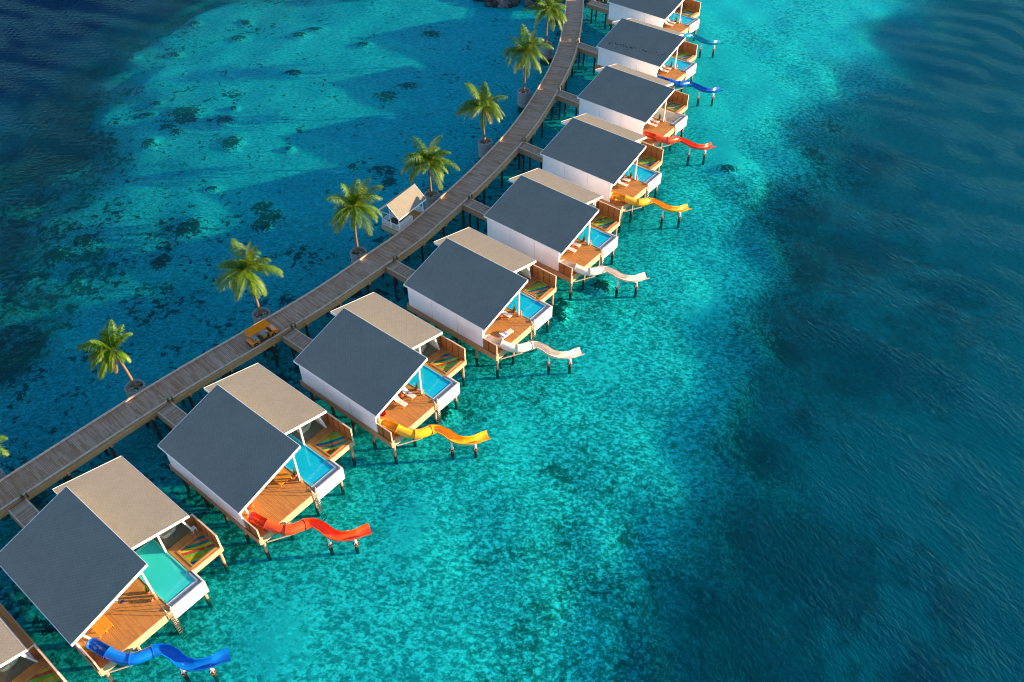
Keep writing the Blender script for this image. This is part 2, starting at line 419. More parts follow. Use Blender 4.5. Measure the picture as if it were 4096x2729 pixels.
# x, y, deep, navy, reef
ANCH = [(0, 0, 1, 1, 0), (150, 0, 1, 1, 0), (280, 10, .95, 1, 0), (0, 100, 1, 1, 0), (110, 150, 1, 1, 0), (200, 70, 1, 1, 0), (0, 200, .98, 1, 0), (330, 30, .7, .8, .2),
        (200, 130, .72, .7, .3), (80, 215, .8, .8, .4), (0, 280, .75, .6, .7), (280, 80, .5, .4, .5), (400, 5, .6, .7, .6),
        (60, 350, .55, .3, .9), (170, 200, .5, .3, .85), (130, 280, .45, .2, .9), (180, 260, .4, .2, .7), (50, 450, .45, .2, .85), (120, 400, .35, .1, .6), (0, 550, .45, .2, .8),
        (60, 700, .3, .1, .75), (150, 620, .2, 0, .5), (0, 800, .35, .1, .8), (100, 520, .2, 0, .5), (240, 170, .3, .1, .45), (330, 110, .2, 0, .3), (240, 260, .15, 0, .25),
        (400, 80, .12, 0, .35), (380, 180, .08, 0, .15), (480, 30, .12, 0, .15), (400, 300, .06, 0, .2), (520, 150, .04, 0, .06), (700, 100, .02, 0, .04), (620, 250, .02, 0, .04),
        (800, 150, 0, 0, .0), (900, 60, 0, 0, .0), (1000, 30, -.05, 0, .0), (1050, 100, 0, 0, 0), (350, 420, .12, 0, .25), (480, 420, .06, 0, .15), (600, 380, .04, 0, .05), (800, 300, .03, 0, .02),
        (1000, 250, .03, 0, .0), (700, 430, .06, 0, .08), (330, 560, .14, 0, .4), (480, 560, .12, 0, .3), (650, 560, .1, 0, .25), (250, 480, .15, 0, .35), (830, 480, .06, 0, .1),
        (200, 750, .15, 0, .3), (350, 720, .16, 0, .4), (100, 900, .2, 0, .35), (250, 950, .14, 0, .2), (450, 740, .12, 0, .2), (50, 1000, .2, 0, .3),
        (760, 800, .12, 0, .45), (400, 980, .15, 0, .5), (130, 1150, .15, 0, .5), (1060, 560, .1, 0, .35), (1250, 330, .06, 0, .2), (1350, 120, 0, 0, .1), (1330, 30, -.05, 0, .3),
        (80, 1400, .14, 0, .5), (450, 1250, .1, 0, .5), (120, 1540, .12, 0, .4),
        (870, 1150, .02, 0, .4), (1150, 880, .02, 0, .45), (1320, 720, .03, 0, .45), (1000, 1050, 0, 0, .38), (900, 1300, 0, 0, .34), (700, 1400, 0, 0, .32), (950, 1500, 0, 0, .34),
        (1200, 1150, 0, 0, .42), (1200, 1400, .03, 0, .45), (1350, 1450, .1, 0, .6), (1350, 1250, .08, 0, .55), (1400, 1050, .02, 0, .48), (1450, 850, .03, 0, .4), (1550, 650, .03, 0, .38),
        (1600, 480, .04, 0, .3), (1680, 380, .05, 0, .15), (1650, 250, 0, 0, .12), (1650, 130, 0, 0, .08), (1750, 200, .02, 0, .12), (1750, 90, -.05, 0, .25), (1850, 20, -.05, 0, .25), (1700, 20, -.02, 0, .05),
        (1980, 30, .02, 0, .15), (1900, 100, .04, 0, .15), (1850, 170, .1, 0, .3), (1750, 350, .14, 0, .3), (1700, 420, .12, 0, .5),
        (1480, 1500, .32, 0, .6), (1420, 1350, .15, 0, .62), (1500, 1250, .22, 0, .6), (1500, 1120, .08, 0, .55), (1590, 1080, .25, 0, .3), (1580, 1200, .3, 0, .35), (1620, 950, .22, 0, .35), (1660, 860, .2, 0, .3), (1720, 800, .3, 0, .35), (1650, 620, .10, 0, .25), (1750, 560, .3, 0, .3), (1560, 900, .06, 0, .42),
        (1800, 450, .42, 0, .7), (1880, 300, .3, 0, .5), (1970, 180, .3, 0, .3), (2050, 60, .45, .2, .1), (1980, 330, .6, .1, .5),
        (1600, 1500, .7, 0, .5), (1560, 1380, .5, 0, .5), (1640, 1250, .5, 0, .35), (1690, 1050, .42, 0, .35), (1760, 1000, .62, 0, .65), (1800, 900, .7, 0, .5), (1850, 750, .68, 0, .65), (1850, 560, .6, 0, .75), (1950, 520, .72, 0, .65),
        (1750, 1450, .85, 0, .6), (1750, 1250, .8, 0, .7), (1900, 1350, .92, .1, .7), (1950, 1100, .88, 0, .65), (1950, 800, .78, 0, .7), (2050, 650, .72, 0, .5), (2100, 450, .68, 0, .25), (2080, 250, .65, .2, .2),
        (2200, 150, .62, .3, .1), (2300, 60, .7, .4, .1), (2200, 350, .62, .1, .15), (2320, 300, .65, .2, .1), (2300, 550, .66, .1, .1), (2150, 850, .75, 0, .4), (2300, 900, .7, 0, .1), (2150, 1100, .82, 0, .4),
        (2320, 1200, .78, .05, .2), (2100, 1450, .95, .2, .5), (2320, 1500, .88, .2, .2), (2350, 1000, .7, 0, .1)]
AP = np.array([D(a[0], a[1]) for a in ANCH]); AV = np.array([a[2:] for a in ANCH])
PITS = [(1185, 1000, 3.0), (1378, 838, 2.8), (945, 1207, 3.0), (635, 1475, 3.2), (1620, 700, 3), (1660, 330, 3)]
def field(X, Y):
    out = np.zeros((len(X), 3))
    for i in range(0, len(X), 20000):
        P = np.stack([X[i:i + 20000], Y[i:i + 20000]], -1)
        d2 = ((P[:, None, :] - AP[None]) ** 2).sum(-1)
        w = 1 / (d2 + 4) ** 2
        out[i:i + 20000] = (w @ AV) / w.sum(1)[:, None]
    for (px, py, r) in PITS:
        cx, cy = D(px, py); out[:, 2] -= .22 * np.exp(-(((X - cx) / r) ** 2 + ((Y - cy) / (r * 1.3)) ** 2) ** 1.5)
    return out
# coral heads: place in the picture, half size in metres
HEADS = [(425, 268, 3.0, 1.5), (438, 285, 1.6, .9), (415, 290, 1.3, .8), (520, 289, 1.7, 1.1), (535, 343, 1.7, 1.5), (550, 94, 1.5, .9), (565, 58, 1.2, .7), (690, 94, 1.6, .8), (725, 82, 1.8, .6), (675, 180, 1.6, .9),
         (940, 209, 1.9, .8), (890, 235, 1.6, 1.3), (992, 95, 2.2, .9), (835, 115, 1.6, .7), (440, 530, 2.2, 1.4), (425, 540, 1.6, 1.0), (603, 490, 1.6, 1.0), (622, 512, 1.9, 1.2), (605, 530, 1.9, .9), (890, 405, 1.7, 1.0), (895, 430, 1.2, 1.1),
         (870, 400, 1.1, .5), (815, 398, .9, .6), (690, 597, .7, 1.4), (667, 355, .8, .5), (375, 610, 1.3, 1.2), (340, 270, 1.6, .5), (360, 245, 1.0, .5), (385, 305, 1.4, .7), (345, 340, 1.4, .9), (410, 315, 1.0, .6),
         (200, 560, 2.2, 1.0), (130, 590, 1.8, 1.2), (60, 640, 2.0, .9), (180, 635, 1.1, .8), (490, 445, 1.1, .4), (540, 260, .7, .4), (310, 75, 1.6, .6), (360, 55, 1.4, .5), (300, 135, 1.3, .5), (400, 130, 1.4, .6), (445, 60, 1.3, .7),
         (1383, 672, 1.25, .9), (1015, 960, 1.2, 1.2), (1275, 730, 1.1, 1.3), (1290, 745, .7, .7), (1670, 400, 1.6, .7), (1290, 715, .9, .8), (430, 1060, .8, .9), (660, 700, 1.2, .8)]
HP = [(*D(h[0], h[1], -1.2), h[2], h[3]) for h in HEADS]

def axis(lo, hi, step, far, grow=1.25):
    a = list(np.arange(lo, hi, step)); d = step
    while a[-1] < far: d *= grow; a.append(a[-1] + d)
    d = step
    while a[0] > -far: d *= grow; a.insert(0, a[0] - d)
    return np.array(a)
def sheet(name, step, mat, zf, bounds=(-118, 118, 24, 185), far=6000):
    xs = axis(bounds[0], bounds[1], step, far); ys = axis(bounds[2], bounds[3], step, far)
    X, Y = np.meshgrid(xs, ys); X = X.ravel(); Y = Y.ravel()
    A = field(X, Y)
    Z, extra = zf(X, Y, A)
    me = bpy.data.meshes.new(name)
    nx, ny = len(xs), len(ys)
    me.vertices.add(nx * ny); me.vertices.foreach_set('co', np.stack([X, Y, Z], -1).ravel().astype(np.float32))
    idx = np.arange(nx * ny).reshape(ny, nx)
    q = np.stack([idx[:-1, :-1], idx[:-1, 1:], idx[1:, 1:], idx[1:, :-1]], -1).reshape(-1, 4)
    me.loops.add(q.size); me.loops.foreach_set('vertex_index', q.ravel().astype(np.int32))
    me.polygons.add(len(q)); me.polygons.foreach_set('loop_start', np.arange(0, q.size, 4).astype(np.int32)); me.polygons.foreach_set('loop_total', np.full(len(q), 4, np.int32))
    me.polygons.foreach_set('use_smooth', np.ones(len(q), bool))
    for nme, val in (('deep', A[:, 0]), ('navy', A[:, 1]), ('reef', A[:, 2]), *extra):
        at = me.attributes.new(nme, 'FLOAT', 'POINT'); at.data.foreach_set('value', np.asarray(val, np.float32))
    me.update(); me.validate()
    me.materials.append(mat)
    o = bpy.data.objects.new(name, me); COL.objects.link(o); o['kind'] = 'structure'
    return o

FAR = [(-72, 20), (-60, 34.8), (-52.5, 44.0), (-48.63, 48.61), (-43.67, 54.48), (-39.42, 59.42), (-34.62, 64.64), (-29.82, 69.55), (-23.58, 76.2), (-17.99, 83.1), (-14.39, 87.67), (-11.54, 92.2), (-9.15, 96.17), (-4.69, 104.19), (.2, 114.51), (4.55, 127.04), (7.5, 138.35), (9.13, 148.85), (10.24, 160.5), (10.8, 172), (11.2, 185)]
def lagoon_shade_side(X, Y):
    fx = np.array([p[0] for p in FAR]); fy = np.array([p[1] for p in FAR])
    return np.clip((X - np.interp(Y, fy, fx) - np.interp(Y, [40, 85, 130], [21, 20, 13])) / 9.0, 0, 1)      # 0 on the lagoon and, as painted shade, in to the villas; 1 seaward
def bed_z(X, Y, A):
    rs = np.random.RandomState(3)
    z = -.30 - 6.5 * np.clip(A[:, 0], 0, 1) ** 1.3
    for _ in range(14):
        k = rs.uniform(.15, 1.1); a = rs.uniform(0, 2 * PI); z = z + .022 / (k + .35) * np.sin(k * (X * math.cos(a) + Y * math.sin(a)) + rs.uniform(0, 6.28))
    head = np.zeros(len(X))
    for (hx, hy, a, b) in HP:
        d = np.sqrt(((X - hx) / a) ** 2 + ((Y - hy) / (b * 1.6)) ** 2)
        head = np.maximum(head, np.clip((1.9 - d) / 1.4, 0, 1))
    z = z + .5 * np.clip(head, 0, 1) ** 2
    # beach slope at the island end of the walkway
    z = np.where(Y > 150, z + np.clip((Y - 150) / 16, 0, 1) * np.clip(1 - abs(X - 2) / 45, 0, 1) * 1.3, z)
    return np.minimum(z, np.where(Y > 176, 1.4, .38)), (('head', head), ('sea_side', lagoon_shade_side(X, Y)))

def m_bed():
    k = NT('sea_bed'); g = k.n('NewGeometry').outputs['Position']
    reef = attr_mix(k, 'reef'); head = attr_mix(k, 'head'); side = attr_mix(k, 'sea_side'); reef = k.math('ADD', reef, k.math('MULTIPLY', k.math('SUBTRACT', 1, side), .10)); deep = attr_mix(k, 'deep')
    n1 = k.noise(g, .22, 5, .62, .6); n2 = k.noise(g, 1.25, 5, .68, .4); n3 = k.noise(g, 3.2, 4, .7); nb = k.noise(g, .055, 3, .6)
    n4 = k.noise(k.coord(vec=g, rot=(0, 0, .5), scale=(.8, 1.2, 1)), 2.1, 3, .65, .4)  # sand mottle whose bright dapples imitate caustic light in the colour
    sand = k.mix(side, k.mix(k.ramp(n4, .38, .62), (.28, .41, .45), (.16, .24, .27)), k.mix(k.math('MULTIPLY', k.ramp(k.math('ADD', k.math('MULTIPLY', n4, .7), k.math('MULTIPLY', n2, .3)), .42, .58), k.ramp(k.math('ADD', reef, k.math('MULTIPLY', k.math('SUBTRACT', n2, .5), .9)), -.02, .30)), k.mix(k.ramp(k.math('ADD', reef, k.math('MULTIPLY', k.math('SUBTRACT', n2, .5), 1.2)), -.02, .30), (.45, .50, .52), (.78, .80, .78)), (.21, .28, .29)))  # dark lagoon sand also paints the shade between boardwalk and villas
    grit = k.math('MULTIPLY', k.ramp(k.math('ADD', n3, k.math('MULTIPLY', reef, .10)), .50, .62), k.math('ADD', .12, k.math('MULTIPLY', reef, 1.5)), True)
    sand = k.mix(k.math('MULTIPLY', grit, .8), sand, (.08, .14, .11))
    # coral rubble density follows the reef field, broken up at three scales
    m = k.math('ADD', k.math('ADD', k.math('MULTIPLY', n1, .38), k.math('MULTIPLY', n2, .42)), k.math('ADD', k.math('MULTIPLY', n3, .20), k.math('MULTIPLY', k.math('SUBTRACT', nb, .5), k.math('ADD', .15, k.math('MULTIPLY', deep, .6)))))
    thr = k.math('SUBTRACT', k.math('SUBTRACT', .72, k.math('MULTIPLY', side, .02)), k.math('MULTIPLY', reef, .33))
    cm = k.ramp(k.math('SUBTRACT', m, thr), -.02, .05)
    hm = k.ramp(k.math('ADD', head, k.math('MULTIPLY', k.math('SUBTRACT', k.math('ADD', k.math('MULTIPLY', n2, .55), k.math('MULTIPLY', n3, .45)), .5), 3.4)), .66, .86)
    coral = k.mix(k.ramp(n3, .4, .6), (.02, .035, .025), (.10, .14, .09))
    col = k.mix(k.math('MULTIPLY', cm, .88), sand, coral)
    col = k.mix(hm, col, k.mix(n3, (.006, .008, .006), (.04, .035, .02)))
    n5 = k.noise(g, 1.1, 5, .66, .3)
    sk = k.ramp(k.math('ADD', k.math('ADD', n5, k.math('MULTIPLY', k.math('SUBTRACT', n1, .5), .75)), k.math('MULTIPLY', reef, .24)), .685, .715)
    col = k.mix(k.math('MULTIPLY', k.math('MULTIPLY', sk, k.math('SUBTRACT', 1, k.math('MULTIPLY', side, .75))), .97), col, k.mix(n3, (.008, .012, .012), (.035, .045, .035)))
    return k.bsdf(col, .95, spec=.05)
bed = sheet('sea_bed', .5, m_bed(), bed_z)

def sea_z(X, Y, A):
    rs = np.random.RandomState(5); z = np.zeros(len(X))
    for _ in range(16):
        k = rs.uniform(.35, 1.3); a = rs.normal(math.radians(62), .45); z += .012 / k * np.sin(k * (X * math.cos(a) + Y * math.sin(a)) + rs.uniform(0, 6.28))
    return z + .55, ()
def m_sea():
    k = NT('sea_water'); g = k.n('NewGeometry').outputs['Position']
    deep = attr_mix(k, 'deep'); navy = attr_mix(k, 'navy'); reef = attr_mix(k, 'reef')
    # wind ripples, long crests crossing at a slight angle
    sx = k.n('SeparateXYZ'); k.put(sx.inputs[0], g); east = k.ramp(sx.outputs[0], -25, 15)
    def waves(rot):
        a_ = k.noise(k.coord(vec=k.coord(vec=g, rot=(0, 0, math.radians(rot))), scale=(.45, 1.2, 1)), 1.75, 4, .62, .5)
        b_ = k.noise(k.coord(vec=k.coord(vec=g, rot=(0, 0, math.radians(rot + 25))), scale=(.6, 1.3, 1)), 3.6, 3, .6, .4)
        return k.math('ADD', a_, k.math('MULTIPLY', b_, .45))
    wv = k.n('Mix', data_type='FLOAT'); k.put(wv.inputs[0], east); k.put(wv.inputs[2], waves(-22)); k.put(wv.inputs[3], waves(56))
    w3 = k.noise(g, .11, 3, .5)
    amp = k.math('ADD', .35, k.math('MULTIPLY', k.math('MAXIMUM', deep, 0), .35))
    h = k.math('MULTIPLY', wv.outputs[0], amp)
    b = k.n('Bump'); b.inputs['Strength'].default_value = .9; b.inputs['Distance'].default_value = .40; k.put(b.inputs['Height'], h)
    # what gets through and what the water itself scatters back
    d = k.math('ADD', deep, k.math('MULTIPLY', k.math('SUBTRACT', w3, .5), .35))
    d = k.math('MAXIMUM', d, 0)
    tint = k.mix(k.ramp(d, 0, .75), (.13, .95, .95), (.02, .38, .50))
    body = k.mix(k.ramp(d, 0, .38), (.0, .60, .66), (.0, .078, .125))
    wr = k.math('ADD', k.math('MULTIPLY', k.noise(g, .07, 4, .6, .4), .7), k.math('MULTIPLY', k.noise(g, .45, 3, .6), .3))
    body = k.mix(k.math('MULTIPLY', k.ramp(k.math('ADD', wr, k.math('MULTIPLY', reef, .14)), .50, .62), k.math('MULTIPLY', k.ramp(reef, .05, .5), .55)), body, (.0, .022, .034))
    body = k.mix(navy, body, (.0, .004, .03))
    t = k.n('BsdfTransparent'); k.put(t.inputs[0], tint)
    df = k.n('BsdfDiffuse'); k.put(df.inputs[0], body); k.t.links.new(b.outputs[0], df.inputs['Normal'])
    fac = k.math('ADD', .06, k.math('ADD', k.math('MULTIPLY', k.ramp(d, 0.12, .85), .62), k.math('MULTIPLY', navy, .35)), True)
    m1 = k.n('MixShader'); k.put(m1.inputs[0], fac); k.t.links.new(t.outputs[0], m1.inputs[1]); k.t.links.new(df.outputs[0], m1.inputs[2])
    gl = k.n('BsdfGlossy'); gl.inputs['Roughness'].default_value = .07; k.t.links.new(b.outputs[0], gl.inputs['Normal'])
    gl.inputs[0].default_value = (.22, .68, 1, 1)
    fr = k.n('Fresnel'); fr.inputs[0].default_value = 1.33; k.t.links.new(b.outputs[0], fr.inputs['Normal'])
    m2 = k.n('MixShader'); k.put(m2.inputs[0], k.math('MULTIPLY', fr.outputs[0], .34, True)); k.t.links.new(m1.outputs[0], m2.inputs[1]); k.t.links.new(gl.outputs[0], m2.inputs[2])
    k.t.links.new(m2.outputs[0], k.out.inputs[0])
    return k.m
sea = sheet('sea_water', 1.0, m_sea(), sea_z)

# ================================================================ OVERWATER VILLA
RIDGE, EAVE_L, EAVE_R = 9.05, 6.90, 6.83
def zl(u): return RIDGE + (RIDGE - EAVE_L) / 7.43 * u          # left slope, u<=0
def zr(u): return EAVE_R + (5.44 - u) * .2363                   # right slope
def roof_slab(mb, c4, th=.14):
    mb.hexa([(x, y, z - th) for x, y, z in c4], c4); return mb

def make_villa(tile='tile', water=True, screen=True, bath=True):
    r = empty('overwater_villa', (0, 0, 0))
    # roofs
    o = roof_slab(MB(), [(-7.43, 0, EAVE_L), (0, 0, RIDGE), (0, 12, RIDGE), (-7.43, 12, EAVE_L)]).build('left_roof_slope', M['shingle'], r)
    o['label'] = 'shaded blue-grey shingle slope of the roof'
    fb = MB()
    e = .035
    fb.hexa([(-7.45, -e, EAVE_L - .30), (0, -e, RIDGE - .32), (0, .0, RIDGE - .32), (-7.45, .0, EAVE_L - .30)], [(-7.45, -e, EAVE_L + .02), (0, -e, RIDGE + .02), (0, .0, RIDGE + .02), (-7.45, .0, EAVE_L + .02)])
    fb.hexa([(-7.45, 12, EAVE_L - .30), (0, 12, RIDGE - .32), (0, 12 + e, RIDGE - .32), (-7.45, 12 + e, EAVE_L - .30)], [(-7.45, 12, EAVE_L + .03), (0, 12, RIDGE + .03), (0, 12 + e, RIDGE + .03), (-7.45, 12 + e, EAVE_L + .03)])
    fb.box(-7.47, -7.43, -e, 12 + e, EAVE_L - .20, EAVE_L + .015); fb.box(.0, .04, -e, 12 + e, RIDGE - .32, RIDGE + .03)
    fb.build('roof_fascia', M['white'], o)
    o = roof_slab(MB(), [(-.78, 3.01, zr(-.78)), (5.44, 3.01, EAVE_R), (5.44, 13.36, EAVE_R), (-.78, 13.36, zr(-.78))]).build('right_roof_slope', M['shingle'], r)
    o['label'] = 'sunlit tan shingle slope of the roof'
    fb = MB()
    for (y0, y1) in ((3.01 - e, 3.01), (13.36, 13.36 + e)):
        fb.hexa([(-.78, y0, zr(-.78) - .3), (5.46, y0, EAVE_R - .28), (5.46, y1, EAVE_R - .28), (-.78, y1, zr(-.78) - .3)], [(-.78, y0, zr(-.78) + .02), (5.46, y0, EAVE_R + .02), (5.46, y1, EAVE_R + .02), (-.78, y1, zr(-.78) + .02)])
    fb.box(5.44, 5.475, 3.01 - e, 13.36 + e, EAVE_R - .2, EAVE_R + .015); fb.box(-.82, -.78, 3.01 - e, 13.36 + e, zr(-.78) - .3, zr(-.78) + .02)
    fb.build('roof_fascia', M['white'], o)
    # walls
    w = MB()
    w.box(-7.12, -7.0, .6, 11.8, ZD, EAVE_L - .08)
    w.hexa([(-7.0, 11.68, ZD), (4.9, 11.68, ZD), (4.9, 11.8, ZD), (-7.0, 11.8, ZD)], [(-7.0, 11.68, 6.85), (4.9, 11.68, 6.7), (4.9, 11.8, 6.7), (-7.0, 11.8, 6.85)])
    w.poly([(-7.0, 11.75, 6.8), (0, 11.75, 6.8), (0, 11.75, RIDGE - .18)]); w.poly([(-.3, 11.74, 6.7), (4.9, 11.74, 6.7), (-.3, 11.74, 7.95)])
    w.box(-.42, -.32, 4.2, 11.68, ZD, 7.95)                       # wall between room and pool court, up to the right slope
    w.box(-.42, -.32, 1.6, 11.7, 8.2, 8.78)
    w.hexa([(5.45, 4.0, ZD), (5.55, 4.0, ZD), (5.55, 11.8, ZD), (5.45, 11.8, ZD)], [(4.75, 4.0, 6.78), (4.85, 4.0, 6.78), (4.85, 11.8, 6.78), (4.75, 11.8, 6.78)])
    w.build('wall', M['wallwhite'], r)
    for v in (4.3, 8.1): MB().box(-7.13, -7.12, v - .02, v + .02, ZD + .02, EAVE_L - .2).build('wall_seam', M['gutter'], r)
    MB().box(-6.99, -.43, 4.15, 4.2, ZD, 7.0).build('glass_front', M['glass'], r)
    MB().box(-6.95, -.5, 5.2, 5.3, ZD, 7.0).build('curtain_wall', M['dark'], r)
    # floor body
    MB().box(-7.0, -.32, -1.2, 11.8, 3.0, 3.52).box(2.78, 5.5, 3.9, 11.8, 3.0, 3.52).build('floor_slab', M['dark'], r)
    # decks
    MB().box(-7.05, -.3, -1.32, 4.15, 3.53, ZD).build('main_deck', M['teak'], r)
    fa = MB().box(-7.1, -.9, -1.39, -1.32, 2.72, ZD - .012); fa.box(-.9, -.42, -1.45, -1.32, 2.95, ZD + .01)
    fa.build('deck_fascia', M['fascia'], r)
    MB().box(-7.2, -7.12, -1.39, 12.1, 2.85, ZD - .03).box(-7.2, 5.5, 12.1, 12.18, 2.85, ZD - .03).build('side_skirt', M['skirt'], r)
    sp = MB()
    sp.box(2.80, 3.25, .45, 3.9, 3.53, ZD); sp.box(5.98, 6.12, .45, 3.9, 3.53, ZD); sp.box(3.25, 5.98, 3.05, 3.9, 3.53, ZD); sp.box(3.25, 5.98, .45, .68, 3.53, ZD); sp.box(5.5, 6.12, 3.9, 12.0, 3.53, ZD)
    sp.build('spa_deck', M['teak'], r)
    rm = MB(); a, b_, c, d = 3.25, 5.98, .68, 3.05
    rm.box(a - .02, a + .13, c, d, ZD + .002, ZD + .045); rm.box(b_ - .13, b_ + .02, c, d, ZD + .002, ZD + .045); rm.box(a + .13, b_ - .13, c - .02, c + .13, ZD + .002, ZD + .045); rm.box(a + .13, b_ - .13, d - .13, d + .02, ZD + .002, ZD + .045)
    rm.box(a, a + .06, c, d, 3.2, ZD); rm.box(b_ - .06, b_, c, d, 3.2, ZD); rm.box(a + .06, b_ - .06, c, c + .06, 3.2, ZD); rm.box(a + .06, b_ - .06, d - .06, d, 3.2, ZD)
    rm.build('net_frame', M['teak_rim'], r)
    nb = MB(); N = 12
    for i in range(N):
        for j in range(N):
            q = []
            for (p, s_) in ((i, j), (i + 1, j), (i + 1, j + 1), (i, j + 1)):
                fx, fy = p / N, s_ / N; q.append((a + .1 + (b_ - a - .2) * fx, c + .1 + (d - c - .2) * fy, 3.56 - .10 * math.sin(PI * fx) * math.sin(PI * fy)))
            nb.poly(q, True)
    nb.build('hammock_net', M['net'], r)
    MB().box(2.85, 6.16, .38, .45, 2.98, ZD - .012).box(6.12, 6.18, .45, 12.0, 2.98, ZD - .012).build('spa_fascia', M['fascia'], r)
    # privacy screen
    s = MB().box(6.03, 6.09, .5, 3.95, ZD, 5.38).box(5.5, 6.03, 3.95, 4.01, ZD, 5.38).build('privacy_screen', M['screen'], r)
    for v in (.54, 1.38, 2.25, 3.1, 3.9): MB().box(5.985, 6.03, v - .035, v + .035, ZD, 5.38).build('screen_batten', M['screenpost'], s)
    MB().box(5.99, 6.14, .44, .5, ZD - .6, 5.42).box(5.99, 6.14, .5, 4.03, 5.38, 5.43).box(5.48, 5.99, 3.93, 4.03, 5.38, 5.43).build('screen_cap', M['cap'], s)
    if screen:
        s = MB().box(-7.03, -6.97, -1.28, 1.0, ZD, 5.0).build('slide_side_screen', M['screen'], r)
        for v in (-.2, .9): MB().box(-7.09, -7.03, v, v + .06, ZD, 5.0).build('screen_batten', M['screenpost'], s)
        MB().box(-7.06, -6.94, -1.34, -1.28, 2.9, 5.03).box(-7.06, -6.94, -1.28, 1.0, 5.0, 5.04).build('screen_cap', M['cap'], s)
    # pool
    pb = MB()
    pb.box(-.3, 2.75, -.6, 5.9, 2.35, 2.5)
    pb.box(-.3, -.2, -.6, 5.9, 2.5, 3.69); pb.box(2.62, 2.75, -.6, 5.9, 2.5, 3.69); pb.box(-.2, 2.62, 5.78, 5.9, 2.5, 3.69); pb.box(-.2, 2.62, -.6, -.55, 2.5, 3.62)
    pb.box(-.2, 1.15, -.55, .9, 2.5, 3.05)
    pb.build('pool_basin', M[tile], r)
    MB().box(-.3, 2.62, -.74, -.6, 2.4, 3.68).box(2.62, 2.77, -.74, .42, 2.4, 3.70).build('pool_edge', M['white'], r)
    if water: MB().poly([(-.195, -.545, 3.635), (2.615, -.545, 3.635), (2.615, 5.775, 3.635), (-.195, 5.775, 3.635)]).build('pool_water', M['poolwater_green' if tile == 'tile_green' else 'poolwater'], r)
    g = MB().box(-.3, 2.9, -1.2, -.74, 2.6, 3.5); g.box(2.77, 2.9, -.74, .38, 2.6, 3.5); g.build('overflow_gutter', M['gutter'], r)
    pw = MB().box(-.42, 3.04, -1.36, -1.2, 2.15, 3.82); pw.box(2.9, 3.04, -1.2, .38, 2.15, 3.82); pw.box(-.42, -.3, -1.2, -.6, 2.15, 3.6)
    pw.box(-.3, 2.9, -1.2, 5.9, 2.15, 2.34)
    pw.build('pool_wall', M['poolwall'], r, bevel=.015)
    # bathroom
    MB().box(2.8, 5.45, 3.95, 6.5, 3.56, ZD + .004).build('bathroom_floor', M['bathfloor'], r)
    MB().box(2.8, 5.3, 6.45, 6.5, ZD, 6.6).build('bathroom_wall', M['bathwall'], r)
    MB().poly([(2.78, 3.88, ZD), (5.5, 3.88, ZD), (4.78, 3.88, 6.75), (2.78, 3.88, 6.75)]).build('bathroom_glass', M['glass'], r)
    MB().box(-.3, 2.7, 5.92, 6.0, ZD, 7.0).build('court_glass', M['glass'], r)
    # columns and truss
    MB().beam((-.45, .85, ZD), (-.45, .85, 8.55), .15, .15, (0, 1, 0)).build('column', M['white'], r)
    MB().beam((-6.0, 1.5, ZD), (-6.62, .5, 6.95), .14, .14, (0, 1, 0)).build('column', M['white'], r)
    MB().beam((2.66, 3.80, ZD), (2.66, 3.80, zr(2.66) - .15), .15, .15, (0, 1, 0)).build('column', M['white'], r)
    MB().beam((5.52, 3.80, ZD), (4.72, 3.80, zr(4.72) - .15), .16, .16, (0, 1, 0)).build('column', M['white'], r)
    t = MB(); t.beam((-.45, .85, 7.75), (-3.6, .85, zl(-3.6) - .2), .09, .12); t.beam((-.45, .85, 8.15), (-1.7, .85, zl(-1.7) - .2), .08, .1); t.beam((-.05, .3, zl(-.05) - .25), (-7.1, .3, zl(-7.1) - .22), .09, .16)
    t.build('roof_truss', M['white'], r)
    t = MB(); t.beam((2.66, 3.80, 6.9), (.3, 3.80, zr(.3) - .2), .09, .12); t.beam((-.4, 3.35, zr(-.4) - .25), (5.3, 3.35, zr(5.3) - .22), .09, .16); t.build('roof_truss', M['white'], r)
    # shower post with hose
    s = MB().beam((-.52, .5, ZD), (-.52, .5, ZD + .85), .13, .1, (0, 1, 0)).build('shower_post', M['legwood'], r)
    cs = [(-.44 + .08 * math.sin(q * .9), .42 - .09 * math.cos(q * .9), ZD + .75 - q * .05) for q in range(15)]
    MB().tube(cs, .014, 6).build('shower_hose', M['steel'], s)
    # ladder
    l = MB()
    for u in (-.78, -.30): l.tube([(u, -.55, ZD), (u, -.55, ZD + .7), (u, -.75, ZD + .85), (u, -1.45, ZD + .25), (u, -1.55, ZD - .2), (u, -1.62, 1.0), (u, -2.0, -.9)], .024, 6)
    for q in range(15):
        z = 3.45 - q * .29; v = -1.56 - max(0, 1.0 - z) * .2
        l.beam((-.78, v, z), (-.30, v, z), .09, .035)
    l.build('ladder', M['steel'], r)
    # piles
    for (u, v, z) in ((-6.75, -1.15, 2.8), (-3.9, -1.1, 2.9), (-.55, -1.0, 2.9), (2.7, -1.0, 2.2), (5.85, .7, 3.0), (-6.75, 1.9, 2.9), (-6.75, 4.9, 2.9), (-6.75, 8.0, 2.9), (-6.75, 11.3, 2.9),
                      (-3.9, 4.5, 3.0), (-3.9, 11.6, 3.0), (-.6, 7.0, 3.0), (2.6, 11.6, 3.0), (5.8, 3.8, 3.0), (5.8, 7.5, 3.0), (5.8, 11.4, 3.0)):
        MB().tube([(u, v, -4.0), (u, v, z)], .165, 12).build('pile', M['pile' if v < 2.5 else 'darkpile'], r)  # piles farther under the house take the timber with painted shade
    return r

